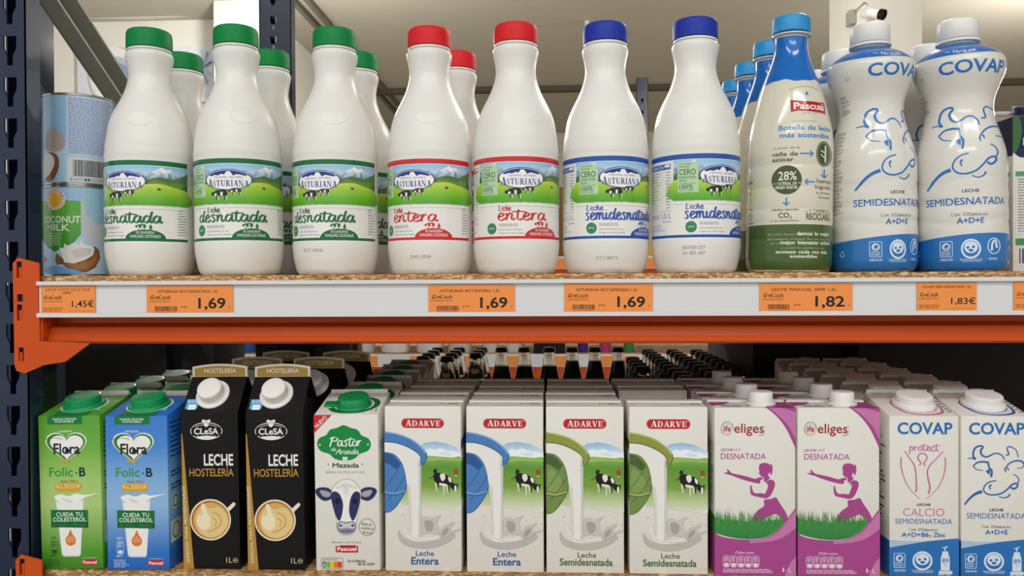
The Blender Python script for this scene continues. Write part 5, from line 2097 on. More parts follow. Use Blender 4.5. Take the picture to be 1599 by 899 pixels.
def make_pastor():
    t = thing('milk_carton', 'x', 'carton')
    w_, d, h1, h2 = .0705, .068, .1695, .1850
    mb = MB()
    slanted_box(mb, w_, d, h1, h2, M_CARTONWHITE)
    pastor_art().lay_flat(mb, (38, 182, 322, 878), w_, h1, face_y(d))
    T = Art()
    sl = sqrt(d * d + (h2 - h1) ** 2)
    T.blob([(14, 60), (30, 30), (60, 22), (88, 36), (94, 64), (74, 90), (44, 94), (22, 84)], '#116a3a')
    T.ell(54, 58, 32, 30, '#dfe2da')
    T.blob([(6, 58), (16, 52), (24, 66), (14, 74)], '#d9d7cf')
    T.text('1 L', 86, 96, 86, 72, '#4a4a44', 0)
    T.lines(40, 60, 6, 12, 1, '#8a8a82')
    T.text('09:42', 10, 34, 13, 5, '#8a8a82', 0)
    T.lay_flat(mb, (0, 0, 100, 100), w_, sl, lambda a, b, l: (a, -d / 2 + b * d / sl - (l + 1e-4) * (h2 - h1) / sl, h1 + b * (h2 - h1) / sl + (2e-4 + l)))
    S = Art()
    S.lines(10, 60, 30, 90, 14, '#9a9a92', .3, .3)
    S.rect(14, 110, 54, 140, '#d8d6ce')
    S.lay_flat(mb, (0, 0, 70, 168), d, h1, side_right(w_, d))
    mb.build('carton_body', t)
    mb = MB()
    mb.box(-w_ / 2 + .002, w_ / 2 - .002, d / 2 - .0035, d / 2 - .001, h2 - .001, h2 + .0035, mat('carton edge'), .0006)
    mb.build('top_seam', t)
    nrm = Vector((0, -(h2 - h1), d)).normalized()
    screw_cap(t, 'screw_cap', mat('cap green two', '#0d8f4c', rough=.35, coat=.3), (.003, -.008, h1 + (h2 - h1) * .385), nrm, .0195, .0032, .0170, .0085, tab=True)
    return t


pa = make_pastor()
carton_file(pa, 543, .872, .068, 6, .003, ZL, ['white milk carton with a cow portrait and green cap, front of its file'] + ['white cow portrait carton with green cap, %s from the front' % ORD[k] for k in range(1, 6)], 'file of cow portrait cartons', lean=-.6)


# --- cartons with the pouring pail
AD_W, AD_D, AD_H = .0830, .0600, .1790


def brik(mb, w_, d, h, m):
    """flat-topped brick carton: softly bevelled shell with the top fold lines"""
    bm = bmesh.new()
    bmesh.ops.create_cube(bm, size=1)
    for v in bm.verts:
        v.co = Vector((v.co.x * w_, v.co.y * d, (v.co.z + .5) * h))
    bmesh.ops.bevel(bm, geom=bm.edges[:], offset=.0014, segments=2, affect='EDGES', profile=.5)
    mb.bm(bm, m, True)


def adarve_art(kind):
    A = Art()
    blue = kind == 'blue'
    P0, P1, P2 = ('#4b7fbe', '#2f5f9e', '#7ea7d6') if blue else ('#8f9a45', '#5f7434', '#b0ba66')
    Q0, Q1 = ('#4b80c0', '#2d5a98') if blue else ('#75904c', '#4a6434')
    z = lambda y: (873 - y) / 731 * AD_H
    sky = grad('carton sky', [(0, '#eaf1f6'), (.5, '#c6def0'), (1, '#8fbce2')], z(372), z(298), .42)
    field = grad('carton field', [(0, '#e6e2da'), (.18, '#c3d3a0'), (.45, '#7aa53c'), (.8, '#5d9630'), (1, '#86b552')], z(604), z(362), .42, noise=(70, .12))
    A.poly([(190, 330), (230, 304), (280, 298), (330, 306), (370, 322), (394, 338), (394, 384), (190, 384)], sky)
    A.blob([(228, 345), (250, 328), (276, 334), (300, 326), (330, 338), (360, 340), (392, 352), (392, 366), (300, 370), (230, 364)], '#f2f5f8')
    A.blob([(290, 350), (320, 344), (350, 352), (330, 360)], '#dbe8f2')
    A.blob([(130, 430), (200, 380), (240, 362), (300, 364), (350, 368), (400, 372), (400, 480), (400, 600), (320, 598), (240, 588), (160, 578), (110, 560)], field, 4)
    A.blob([(214, 378), (260, 366), (320, 370), (393, 374), (393, 384), (300, 380), (220, 388)], '#9cc05e')
    # milk and pail
    A.poly(cr([(48, 612), (80, 600), (112, 566), (140, 520), (148, 466), (136, 410), (110, 372), (82, 352), (48, 346)], 4) + [(48, 500)], Q0)
    A.blob([(60, 420), (92, 430), (118, 470), (112, 510), (80, 516), (54, 500)], P0 if blue else '#86a05a')
    for a, b in (((82, 352), (60, 380)), ((122, 392), (52, 500)), ((146, 440), (60, 560))):
        A.stroke([a, ((a[0] + b[0]) / 2 + 6, (a[1] + b[1]) / 2), b], 3, Q1)
    A.stroke([(48, 522), (90, 528), (140, 516)], 7, P2)
    A.stroke([(48, 529), (90, 535), (139, 522)], 3, Q1)
    A.stroke([(48, 348), (86, 352), (118, 380), (140, 420), (148, 468), (140, 520), (110, 570), (78, 604), (50, 612)], 3, Q1)
    A.poly(cr([(48, 352), (80, 358), (108, 384), (120, 402)], 4) + [(100, 420), (70, 398), (48, 392)], Q1)
    mk = cr([(48, 300), (100, 306), (150, 322), (190, 342), (214, 366)], 4) + [(212, 560), (211, 726)] + cr([(186, 732), (166, 720), (158, 600), (150, 500), (140, 430), (124, 388), (92, 354), (48, 344)], 4)
    A.poly(mk, '#edebe6')
    A.poly([(200, 372), (214, 368), (212, 560), (211, 726), (198, 730), (203, 560)], '#d3d0cb')
    A.poly([(152, 480), (166, 500), (172, 720), (166, 720), (158, 600)], '#dad7d1')
    A.poly(cr([(48, 253), (100, 262), (160, 282), (210, 316), (238, 348), (238, 372), (222, 398), (208, 404)], 4) + cr([(210, 384), (212, 366), (188, 338), (140, 314), (90, 302), (48, 300)], 4), P0)
    A.stroke([(48, 256), (100, 265), (160, 285), (208, 318), (234, 350)], 6, P2)
    A.stroke([(48, 299), (96, 303), (145, 318), (190, 342), (212, 366), (214, 390)], 4, P1)
    A.stroke([(238, 348), (238, 374), (222, 398)], 4, P1)
    # splash
    A.blob([(108, 690), (130, 720), (180, 742), (240, 742), (300, 728), (350, 704), (366, 716), (320, 748), (250, 768), (180, 766), (120, 742)], '#bdbab5', 5)
    A.blob([(126, 640), (134, 632), (142, 668), (156, 700), (190, 722), (240, 724), (290, 716), (296, 728), (240, 738), (180, 736), (148, 716), (130, 682)], '#f0eeea', 5)
    A.stroke([(130, 640), (138, 684), (160, 714), (200, 730), (250, 732), (296, 722)], 3, '#bdbab5')
    A.blob([(214, 640), (236, 628), (262, 636), (300, 622), (284, 650), (292, 690), (280, 706), (240, 700), (218, 706)], '#cbc8c3', 5)
    A.blob([(228, 650), (252, 646), (268, 660), (262, 690), (236, 692)], '#aaa7a2', 5)
    A.blob([(296, 716), (300, 690), (318, 668), (340, 662), (356, 654), (362, 660), (344, 676), (350, 690), (388, 680), (388, 686), (350, 702), (320, 718)], '#c6c3be', 5)
    A.blob([(306, 712), (312, 690), (334, 676), (336, 690), (322, 708)], '#a6a39e', 5)
    for x, y, r in ((128, 624, 5), (300, 624, 4), (350, 628, 3), (360, 652, 3), (384, 654, 3), (318, 642, 3)):
        A.ell(x, y, r, r, '#cbc8c3', 10)
    # black and white cow, brown one behind
    A.blob([(360, 424), (372, 418), (380, 424), (380, 440), (374, 450), (366, 444)], '#9a4d34')
    A.rect(366, 444, 376, 450, '#d8c8b8')
    BK, WT = '#1e1a1a', '#ebe8e2'
    A.blob([(270, 442), (286, 434), (312, 440), (336, 448), (352, 460), (354, 480), (336, 492), (310, 486), (284, 484), (270, 464)], BK)
    A.blob([(300, 442), (318, 440), (322, 460), (310, 472), (300, 458)], WT)
    A.blob([(336, 452), (350, 462), (348, 478), (338, 470)], WT)
    A.blob([(346, 478), (362, 482), (378, 488), (376, 506), (366, 516), (356, 508), (346, 498)], BK)
    A.blob([(364, 494), (372, 492), (372, 514), (364, 516)], WT)
    A.stroke([(352, 484), (348, 478)], 5, BK)
    A.stroke([(374, 488), (382, 482)], 4, BK)
    A.stroke([(272, 450), (260, 456), (250, 462)], 3, BK)
    A.blob([(268, 432), (272, 420), (282, 418), (286, 428), (278, 438)], '#2a211d')
    for x0, y0, x1, y1, c in ((278, 478, 284, 516, WT), (290, 482, 292, 500, BK), (316, 486, 316, 530, WT), (328, 488, 332, 520, WT), (340, 488, 340, 520, BK)):
        A.stroke([(x0, y0), (x1, y1)], 6, c, smooth=False, w1=4)
    A.blob([(296, 480), (330, 486), (326, 494), (300, 490)], WT)
    # brand and product name
    A.rrect(125, 196, 317, 238, 20, '#c4262b')
    A.serif('ADARVE', 143, 303, 230, 205, '#f1eeea', 1.1)
    A.ell(306, 204, 3, 3, '#f1eeea', 12, w=.8)
    c = '#2a5a96' if blue else '#4f6a35'
    A.text('Leche', 187, 270, 803, 780, c, 1)
    if blue:
        A.text('Entera', 166, 291, 841, 809, c, 2)
    else:
        A.text('Semidesnatada', 107, 343, 838, 808, c, 2)
    return A


def make_adarve(kind):
    t = thing('milk_carton', 'x', 'carton')
    mb = MB()
    brik(mb, AD_W, AD_D, AD_H, M_CARTONWHITE)
    adarve_art(kind).lay_flat(mb, (48, 142, 394, 873), AD_W, AD_H, face_y(AD_D), eps=4e-5)
    T = Art()
    g = '#b9b6af'
    T.poly([(0, 56), (12, 50), (88, 50), (100, 56), (100, 59), (88, 53), (12, 53), (0, 59)], g)
    T.stroke([(2, 97), (14, 54)], 1, '#c9c6bf', smooth=False)
    T.stroke([(98, 97), (86, 54)], 1, '#c9c6bf', smooth=False)
    T.blob([(30, 62), (50, 58), (66, 70), (60, 90), (40, 92)], '#efede8')
    T.text('1 L 08:26', 72, 94, 78, 64, '#7c7972', 0)
    T.rect(70, 59, 70.8, 82, '#7c7972')
    T.lay_flat(mb, (0, 0, 100, 100), AD_W, AD_D, lambda a, b, l: (a, b - AD_D / 2, AD_H + 1e-4 + l))
    S = Art()
    c = '#5b82b4' if kind == 'blue' else '#7d8f55'
    S.rect(0, 60, 60, 100, '#9bbf74')
    S.lines(8, 52, 112, 160, 12, '#8f8b84', .3, .35)
    S.rect(0, 36, 60, 46, c)
    S.lay_flat(mb, (0, 0, 60, 178), AD_D, AD_H, side_right(AD_W, AD_D))
    S.lay_flat(mb, (0, 0, 60, 178), AD_D, AD_H, side_left(AD_W, AD_D))
    mb.build('carton_body', t)
    # top seam pressed flat across the middle, ears folded down
    mb = MB()
    hw = AD_W / 2
    prof = [(-.001, 0), (.0075, .0004), (.0085, .0012), (.007, .0022), (-.0005, .0016)]
    mb.prism([(p[0], AD_H + p[1]) for p in prof], -hw + .0005, hw - .0005, M_CARTONWHITE, 'YZ')
    mb.build('top_seam', t)
    return t


adb = make_adarve('blue')
adg = make_adarve('green')
GAD = 'brick cartons with a pouring pail'
AF = [(adb, True, 660.5, 'blue pail milk carton, its file next to the cow portrait', 'blue'),
      (adb, False, 788.5, 'blue pail milk carton, its file next to the green pail cartons', 'blue'),
      (adg, True, 913.5, 'green pail milk carton, its file next to the blue pail cartons', 'green'),
      (adg, False, 1044, 'green pail milk carton, its file next to the pink cartons', 'green')]
rnd = random.Random(11)
for root, first, xc, lab, kind in AF:
    n = 4
    for k in range(n):
        if xc > 1000 and k == 1:
            continue
        Y = .872 + AD_D / 2 + k * (AD_D + .0035) + (.004 if xc > 1000 and k else 0)
        X = xat(xc, .872, ZL + .09) + (rnd.uniform(-.001, .001) if k else 0)
        l = lab + (', at the front' if k == 0 else ', %s from the front' % ORD[k])
        if first and k == 0:
            root.location = (X, Y, ZL)
            root['label'], root['group'] = l, GAD
        else:
            dup(root, (X, Y, ZL), radians(rnd.uniform(-.4, .4)) if k else 0, l, GAD)

# --- pink and white cartons with the dancing silhouette
IF_W, IF_D, IF_H = .0850, .0620, .1782


def ifa_art():
    A = Art()
    MG, ML, RD = '#ab478d', '#c679ad', '#a92b33'
    A.poly([(275, 158)] + cr([(275, 158), (322, 200), (362, 256), (400, 338)], 5) + [(400, 158)], MG)
    A.poly([(285, 158)] + cr([(285, 158), (330, 196), (372, 244), (400, 300)], 5) + [(400, 176), (340, 158)], ML)
    # brand
    for a0, a1, c, r in ((20, 120, '#d9a02c', 25), (110, 200, '#b5303a', 26), (190, 290, '#3c7fb0', 25), (280, 380, '#5b9a4a', 26)):
        A.stroke([(102 + r * cos(radians(a0 + (a1 - a0) * k / 8)), 250 + r * 1.16 * sin(radians(a0 + (a1 - a0) * k / 8))) for k in range(9)], 3, c, taper=True)
    A.ell(102, 250, 19, 22, '#d9b9b2', 30, w=2)
    A.text('ifa', 88, 118, 262, 238, RD, 1)
    A.text('eliges', 133, 262, 269, 228, RD, 1)
    A.stroke([(236, 279), (256, 278), (269, 258)], 3, '#5b8a4a', taper=True)
    A.ell(266, 240, 3, 3, RD, 12, w=.8)
    A.text('LECHE', 75, 127, 351, 340, MG, 1)
    A.text('UHT', 133, 164, 351, 340, ML, 0)
    A.text('DESNATADA', 75, 271, 387, 361, MG, 0)
    # silhouette: arm, head, second arm, legs
    A.poly(cr([(88, 447), (104, 446), (101, 434), (106, 433), (116, 444), (128, 451), (180, 462), (222, 474), (240, 468), (262, 470), (246, 482), (244, 494), (205, 488), (150, 471), (120, 459), (100, 454)], 4, True), MG)
    A.blob([(240, 424), (246, 408), (262, 403), (282, 406), (290, 416), (290, 408), (298, 414), (299, 440), (292, 458), (288, 444), (284, 448), (280, 460), (288, 470), (264, 488), (262, 466), (250, 464), (246, 456), (240, 450), (243, 442)], MG, 4)
    A.poly(cr([(270, 490), (286, 478), (304, 482), (310, 498), (302, 524), (290, 548), (272, 560), (240, 555), (208, 546), (203, 528), (202, 506), (207, 504), (212, 524), (222, 538), (250, 538), (266, 540), (276, 520), (280, 500)], 4, True), MG)
    A.poly(cr([(263, 568), (290, 564), (314, 557), (330, 582), (350, 612), (364, 640), (362, 662), (346, 660), (330, 640), (312, 630), (286, 640), (250, 660), (238, 690), (208, 690), (205, 672), (214, 644), (236, 614), (262, 594)], 4, True), MG)
    A.poly([(212, 690), (206, 670), (216, 648), (240, 640), (246, 660), (236, 692)], '#84386f')
    # grass
    GD, GL = '#2c7a3a', '#4a9a3e'
    field = [(38, 650), (70, 655), (120, 660), (180, 664), (230, 668), (280, 662), (330, 655), (352, 660), (330, 690), (300, 716), (270, 732), (230, 741), (170, 742), (110, 734), (60, 720), (38, 710)]
    A.poly(cr(field, 3, True), grad('carton grass', [(0, '#1f6a34'), (.5, '#2f8540'), (1, '#3f8f3e')], .027, .061, .45, noise=(160, .8)))
    r = random.Random(21)
    pts, fs, pts2, fs2 = [], [], [], []
    for k in range(150):
        x = 38 + 316 * r.random()
        y = 672 + 8 * r.random()
        h = 26 + 48 * r.random() * (1 if x < 180 or x > 320 else .75)
        dx = (r.random() - .5) * 18
        P, Fs = (pts, fs) if k % 2 else (pts2, fs2)
        n = len(P)
        P += [(x - 1.6, y), (x + 1.6, y), (x + dx * .6 + .9, y - h * .6), (x + dx, y - h)]
        Fs += [(n, n + 1, n + 2, n + 3)]
    A.put(pts, fs, GD)
    A.put(pts2, fs2, GL)
    # magenta foot with a lighter sweep
    low = cr([(38, 716), (90, 736), (160, 745), (230, 744), (280, 730), (320, 702), (360, 656), (400, 600)], 5)
    A.poly(low + [(400, 906), (38, 906)], MG)
    A.poly(cr([(200, 745), (250, 742), (290, 728), (330, 700), (400, 610)], 4) + cr([(400, 690), (350, 730), (290, 752), (200, 762)], 4), ML)
    A.poly([(380, 840), (400, 820), (400, 906), (350, 906)], ML)
    W = '#ecd9e6'
    A.ell(143, 803, 7, 6, W, 16, w=2)
    A.text('200ml contiene', 152, 218, 808, 799, W, 1)
    for k in range(5):
        x = 83 + k * 32
        A.rrect(x, 816, x + 29, 870, 11, W, 2)
        A.lines(x + 6, x + 24, 824, 846, 3, W, .2, .45)
        A.ell(x + 14.5, 858, 11, 9, W, 18)
    A.lines(83, 306, 877, 896, 3, W, .1, .4)
    A.text('1', 342, 348, 888, 868, W, 0)
    A.text('L', 368, 382, 888, 868, W, 0)
    A.rect(352, 879, 362, 881, W)
    return A


def make_ifa():
    t = thing('milk_carton', 'x', 'carton')
    mb = MB()
    w_, d, h = IF_W, IF_D, IF_H
    brik(mb, w_, d, h, M_CARTONWHITE)
    ifa_art().lay_flat(mb, (47, 158, 400, 906), w_, h, face_y(d), eps=4e-5)
    MG = '#ab478d'
    S = Art()
    S.rect(0, 138, 62, 183, MG)
    S.rect(0, 118, 62, 138, '#3c8a42')
    S.lines(6, 56, 40, 110, 16, '#8c6a84', .3, .35)
    S.lay_flat(mb, (0, 0, 62, 183), d, h, side_left(w_, d))
    S.lay_flat(mb, (0, 0, 62, 183), d, h, side_right(w_, d))
    T = Art()
    T.poly([(62, 100), (100, 100), (100, 1), (70, 1), (84, 40)], MG)
    T.poly([(0, 40), (14, 1), (40, 1), (20, 60), (0, 80)], MG)
    T.lines(10, 50, 70, 92, 3, '#9a8a92', .2, .4)
    T.lay_flat(mb, (0, 0, 100, 100), w_, d, lambda a, b, l: (a, b - d / 2, h + 1e-4 + l))
    mb.build('carton_body', t)
    mb = MB()
    prof = [(-.001, 0), (.0075, .0004), (.0085, .0012), (.007, .0022), (-.0005, .0016)]
    mb.prism([(p[0] + .012, h + p[1]) for p in prof], -w_ / 2 + .0005, w_ / 2 - .0005, M_CARTONWHITE, 'YZ')
    mb.build('top_seam', t)
    mb = MB()
    cx, cy = .013, -.004
    ridge = lambda r, z, a: r - (.0003 if (h + .003 < z < h + .0125 and int(round(a * 96 / 2 / pi)) % 2) else 0)
    mb.lathe([(.0155, h), (.0155, h + .0015), (.0145, h + .0022)], M_WHITECAP, 48, cx, cy)
    mb.build('cap_base', t)
    mb = MB()
    mb.lathe([(.0125, h + .0018), (.0128, h + .0026), (.0124, h + .0128), (.0116, h + .0140), (.006, h + .0140)], M_WHITECAP, 96, cx, cy, mods=ridge)
    mb.build('screw_cap', t)
    return t


ifa = make_ifa()
GI = 'pink cartons with a dancing figure'
for j, (xc, nm) in enumerate(((1179, 'file next to the green pail cartons'), (1309.5, 'file next to the outline cartons'))):
    for k in range(4):
        X = xat(xc, .872, ZL + .09) + (rnd.uniform(-.001, .001) if k else 0)
        Y = .872 + IF_D / 2 + k * (IF_D + .004)
        l = 'pink and white milk carton with a dancing figure, %s, %s' % (nm, 'at the front' if k == 0 else ORD[k] + ' from the front')
        l = l.replace('pink and white milk carton with a dancing figure', 'pink dancer milk carton')
        if j == 0 and k == 0:
            ifa.location = (X, Y, ZL)
            ifa['label'], ifa['group'] = l, GI
        else:
            dup(ifa, (X, Y, ZL), 0, l, GI)

# --- white and blue slant-top cartons
CV_W, CV_D, CV_H1, CV_H2 = .0715, .071, .1695, .1850


def covap_carton_art(kind):
    A = Art()
    X0 = 0 if kind == 'protect' else 303
    BL, PK = '#2a6fb6', '#c5669a'
    sh = lambda x, y: (x, y)
    A.text('COVAP', 112 + X0 * .995, 332 + X0, 307, 260, BL, 2)
    # blue foot with pale wave
    B0, B1 = 80 + (303 if X0 else 0), 358 + (303 if X0 else 0)
    n = 20
    wl = [(B0 + (B1 - B0) * k / n, 752 + 26 * (k / n) - 24 * (k / n) ** 2 * 1.6) for k in range(n + 1)]
    A.poly(wl + [(B1, 800), (B0, 800)], '#a9c3de')
    wb = [(B0 + (B1 - B0) * k / n, 784 - 26 * sin(pi * .5 * k / n) - 14 * (k / n)) for k in range(n + 1)]
    A.poly(wb + [(B1, 906), (B0, 906)], '#2a6fb6')
    if not X0:
        A.script('protect', 160, 286, 378, 19, PK, .22)
        P = lambda pts, a, b=None: A.stroke(pts, a, PK, w1=b)
        P([(127, 405), (126, 440), (138, 490), (160, 535), (200, 578)], 5, 2)
        P([(140, 378), (160, 408), (180, 440), (186, 480), (188, 540), (182, 546)], 3, 6)
        P([(303, 405), (304, 440), (294, 490), (272, 535), (226, 580)], 5, 2)
        P([(296, 378), (270, 408), (246, 432), (232, 462), (236, 500), (242, 530), (236, 556)], 3, 6)
        P([(198, 438), (206, 428), (194, 410), (198, 394), (211, 388), (226, 394), (230, 410), (218, 428), (222, 440)], 4, 4)
        A.text('LECHE', 190, 245, 608, 598, '#2b2b2e', 2)
        A.text('CALCIO', 134, 300, 651, 618, '#c98ab0', 0)
        A.text('SEMIDESNATADA', 103, 331, 683, 662, BL, 0)
        A.script('Con Vitaminas', 160, 274, 713, 7.5, '#4a4f58', .2)
        A.text('A+D+B6', 128, 238, 738, 720, BL, 2)
        A.text('y', 240, 250, 738, 724, BL, 0)
        A.text('Zinc', 256, 304, 738, 720, BL, 2)
    else:
        cow_outline(A, lambda x, y: (x, y), 6.6, '#2f66a8')
        A.text('LECHE', 496, 551, 628, 617, '#2b2b2e', 2)
        A.text('SEMIDESNATADA', 404, 640, 659, 636, BL, 0)
        A.script('Con Vitaminas', 466, 580, 698, 7.5, '#4a4f58', .2)
        A.text('A+D+E', 478, 568, 725, 706, BL, 2)
    o = 97 if not X0 else 398
    seal_icons(A, lambda x, y: (o + x, 802 + y * .95))
    # bottle shaped score mark
    W = '#d6e4f2'
    bx = o + 180
    A.poly([(bx + 14, 806), (bx + 14, 798), (bx + 38, 798), (bx + 38, 806), (bx + 44, 826), (bx + 44, 878), (bx + 8, 878), (bx + 8, 826)], W)
    A.text('89', bx + 13, bx + 40, 845, 827, '#2a6fb6', 1)
    A.text('%', bx + 22, bx + 30, 858, 850, '#2a6fb6', 0)
    A.rect(bx, 880, bx + 54, 892, W)
    A.stroke([(bx + 26, 798), (bx + 26, 776)], 3, W)
    A.stroke([(bx + 26, 790), (bx + 14, 778)], 5, W, w1=1)
    A.stroke([(bx + 26, 784), (bx + 38, 774)], 5, W, w1=1)
    A.lines(bx - 2, bx + 54, 894, 902, 1, W, .1)
    return A, (B0, 233, B1, 906)


def make_covap_carton(kind):
    t = thing('milk_carton', 'x', 'carton')
    w_, d, h1, h2 = CV_W, CV_D, CV_H1, CV_H2
    mb = MB()
    slanted_box(mb, w_, d, h1, h2, M_CARTONWHITE)
    A, rc = covap_carton_art(kind)
    A.lay_flat(mb, rc, w_, h1, face_y(d), eps=4e-5)
    RG = '#c5769f' if kind == 'protect' else '#2a62a6'
    T = Art()
    sl = sqrt(d * d + (h2 - h1) ** 2)
    T.blob([(22, 46), (46, 26), (74, 30), (90, 54), (84, 88), (54, 97), (28, 86)], RG)
    T.blob([(26, 46), (47, 29), (72, 33), (86, 55), (81, 85), (54, 93), (31, 83)], '#e4e1da')
    T.ell(54, 60, 30, 28, RG, 36, w=2)
    T.lines(10, 60, 4, 10, 1, '#6a6a70', .3)
    T.lines(92, 98, 40, 90, 5, '#8a8a90', .2)
    T.lay_flat(mb, (0, 0, 100, 100), w_, sl, lambda a, b, l: (a, -d / 2 + b * d / sl - (l + 1e-4) * (h2 - h1) / sl, h1 + b * (h2 - h1) / sl + (2e-4 + l)))
    S = Art()
    S.lines(8, 62, 20, 128, 22, '#55565c', .4, .4)
    S.rect(0, 138, 71, 178, '#2a6fb6')
    S.lay_flat(mb, (0, 0, 71, 178), d, h1, side_left(w_, d))
    S.lay_flat(mb, (0, 0, 71, 178), d, h1, side_right(w_, d))
    mb.build('carton_body', t)
    mb = MB()
    mb.box(-w_ / 2 + .002, w_ / 2 - .002, d / 2 - .0035, d / 2 - .001, h2 - .001, h2 + .0035, mat('carton edge'), .0006)
    mb.build('top_seam', t)
    nrm = Vector((0, -(h2 - h1), d)).normalized()
    screw_cap(t, 'screw_cap', M_WHITECAP, (.003, -.003, (h1 + h2) / 2 - .0008), nrm, .0220, .0045, .0185, .0085)
    return t


cvp = make_covap_carton('protect')
carton_file(cvp, 1443, .874, CV_D, 6, .003, ZL, ['white carton with a pink body outline, front of its file'] + ['white carton with a pink body outline, %s from the front' % ORD[k] for k in range(1, 6)], 'slant top white and blue cartons')
cvs = make_covap_carton('semi')
carton_file(cvs, 1555.5, .874, CV_D, 6, .003, ZL, ['white carton with a blue cow outline, front of its file'] + ['white carton with a blue cow outline, %s from the front' % ORD[k] for k in range(1, 6)], 'slant top white and blue cartons')


# ------------------------------------------------------------------ navy topped cartons beyond the last cow bottle
def make_navy():
    t = thing('milk_carton', 'x', 'carton')
    w_, d, h1, h2 = .070, .070, .176, .192
    mb = MB()
    slanted_box(mb, w_, d, h1, h2, M_CARTONWHITE)
    NV = '#1f2547'
    A = Art()
    A.poly(cr([(0, 0), (100, 0)], 1) + cr([(100, 52), (96, 62), (80, 66), (20, 66), (6, 62), (0, 54)], 4), NV)
    A.blob([(0, 4), (10, 2), (14, 24), (8, 50), (0, 56)], '#3a6a3c')
    A.text('PULEVA', 16, 92, 46, 34, '#e8e8ec', 2)
    A.ell(56, 16, 9, 9, '#c9cbe0', 24, w=1.6)
    A.ell(30, 22, 7, 8, '#9aa0c8', 24, w=1)
    A.rect(4, 88, 96, 96, '#5a9a6a')
    A.rect(4, 96, 96, 190, '#dcdcd6')
    for k in range(20):
        A.lines(8, 60, 100 + k * 4.4, 103 + k * 4.4, 1, '#6f746f', .3, .5)
        A.lines(70, 94, 100 + k * 4.4, 103 + k * 4.4, 1, '#6f746f', .3, .5)
    A.rect(4, 196, 96, 207, '#4f8f55')
    for k in range(18):
        A.rect(10 + k * 4.4, 212, 12 + k * 4.4 + (k % 3), 236, '#5a4f7a')
    A.lay_flat(mb, (0, 0, 100, 250), w_, h1, face_y(d))
    S = Art()
    S.rect(0, 0, 70, 62, NV)
    S.rect(6, 88, 64, 96, '#5a9a6a')
    S.lines(6, 64, 100, 200, 24, '#6f746f', .3, .4)
    S.lay_flat(mb, (0, 0, 70, 250), d, h1, side_left(w_, d))
    T = Art()
    T.rect(1, 1, 99, 99, NV)
    T.blob([(2, 98), (30, 98), (24, 60), (2, 50)], '#b0413a')
    sl = sqrt(d * d + (h2 - h1) ** 2)
    T.lay_flat(mb, (0, 0, 100, 100), w_, sl, lambda a, b, l: (a, -d / 2 + b * d / sl - (l + 1e-4) * (h2 - h1) / sl, h1 + b * (h2 - h1) / sl + (2e-4 + l)))
    mb.build('carton_body', t)
    nrm = Vector((0, -(h2 - h1), d)).normalized()
    screw_cap(t, 'screw_cap', mat('cap navy', '#20284e', rough=.4), (.003, .006, (h1 + h2) / 2 - .0008 + .0013), nrm, .019, .003, .016, .008)
    mb = MB()
    mb.box(-w_ / 2 + .002, w_ / 2 - .002, d / 2 - .0035, d / 2 - .001, h2 - .001, h2 + .0035, mat('carton edge'), .0006)
    mb.build('top_seam', t)
    return t


nv = make_navy()
YN = .985
Xn = xat(1581, YN - .035, ZU + .1) + .0355
nv.location = (Xn, YN, ZU)
tag(nv, 'navy topped milk carton partly seen at the end of the bottle shelf', None, 'navy topped cartons')
dup(nv, (.548, 1.062, ZU), 0, 'navy topped milk carton partly hidden behind the last cow bottle', 'navy topped cartons')

# ------------------------------------------------------------------ small glass bottles at the back of the lower board
M_GLASS = mat('clear glass', '#eef0ee', rough=.03, trans=1.0, ior=1.45)
M_CROWN = mat('crown cap dark', '#2a1f1e', rough=.4, metal=.2)
GLP = [(.0235, 0), (.0245, .003), (.0245, .074), (.0236, .088), (.0195, .112), (.0142, .136), (.0122, .150), (.0120, .157), (.0132, .1585), (.0132, .1605)]


def make_glass(liq, fill):
    t = thing('glass_bottle', 'x', 'bottle')
    mb = MB()
    mb.lathe(GLP, M_GLASS, 28)
    mb.build('glass_body', t, 50)
    if liq:
        mb = MB()
        pr = [(max(r - .0022, .002), z + .002 if i == 0 else z) for i, (r, z) in enumerate(GLP) if z < fill] + [(interp(GLP, fill) - .0022, fill)]
        mb.lathe(pr, mat('drink ' + liq, liq, rough=.2), 24)
        mb.build('drink', t, 50)
    mb = MB()
    mb.lathe([(.0132, .1575), (.0140, .158), (.0133, .164), (.0120, .1675), (.006, .1685)], M_CROWN, 42, mods=lambda r, z, a: r + (.0005 if z < .1615 and int(round(a * 42 / 2 / pi)) % 2 else 0))
    mb.build('crown_cap', t, 50)
    return t


GGL = 'small glass bottles with dark crown caps'
g_yel, g_brn, g_blu, g_dim = make_glass('#6a5a18', .112), make_glass('#241512', .127), make_glass('#0c1420', .138), make_glass('#1a1612', .10)
used = set()


def glass(root, X, Y, lab):
    if root.name not in used:
        used.add(root.name)
        root.location = (X, Y, ZL)
        root['label'], root['group'] = lab, GGL
    else:
        dup(root, (X, Y, ZL), 0, lab, GGL)


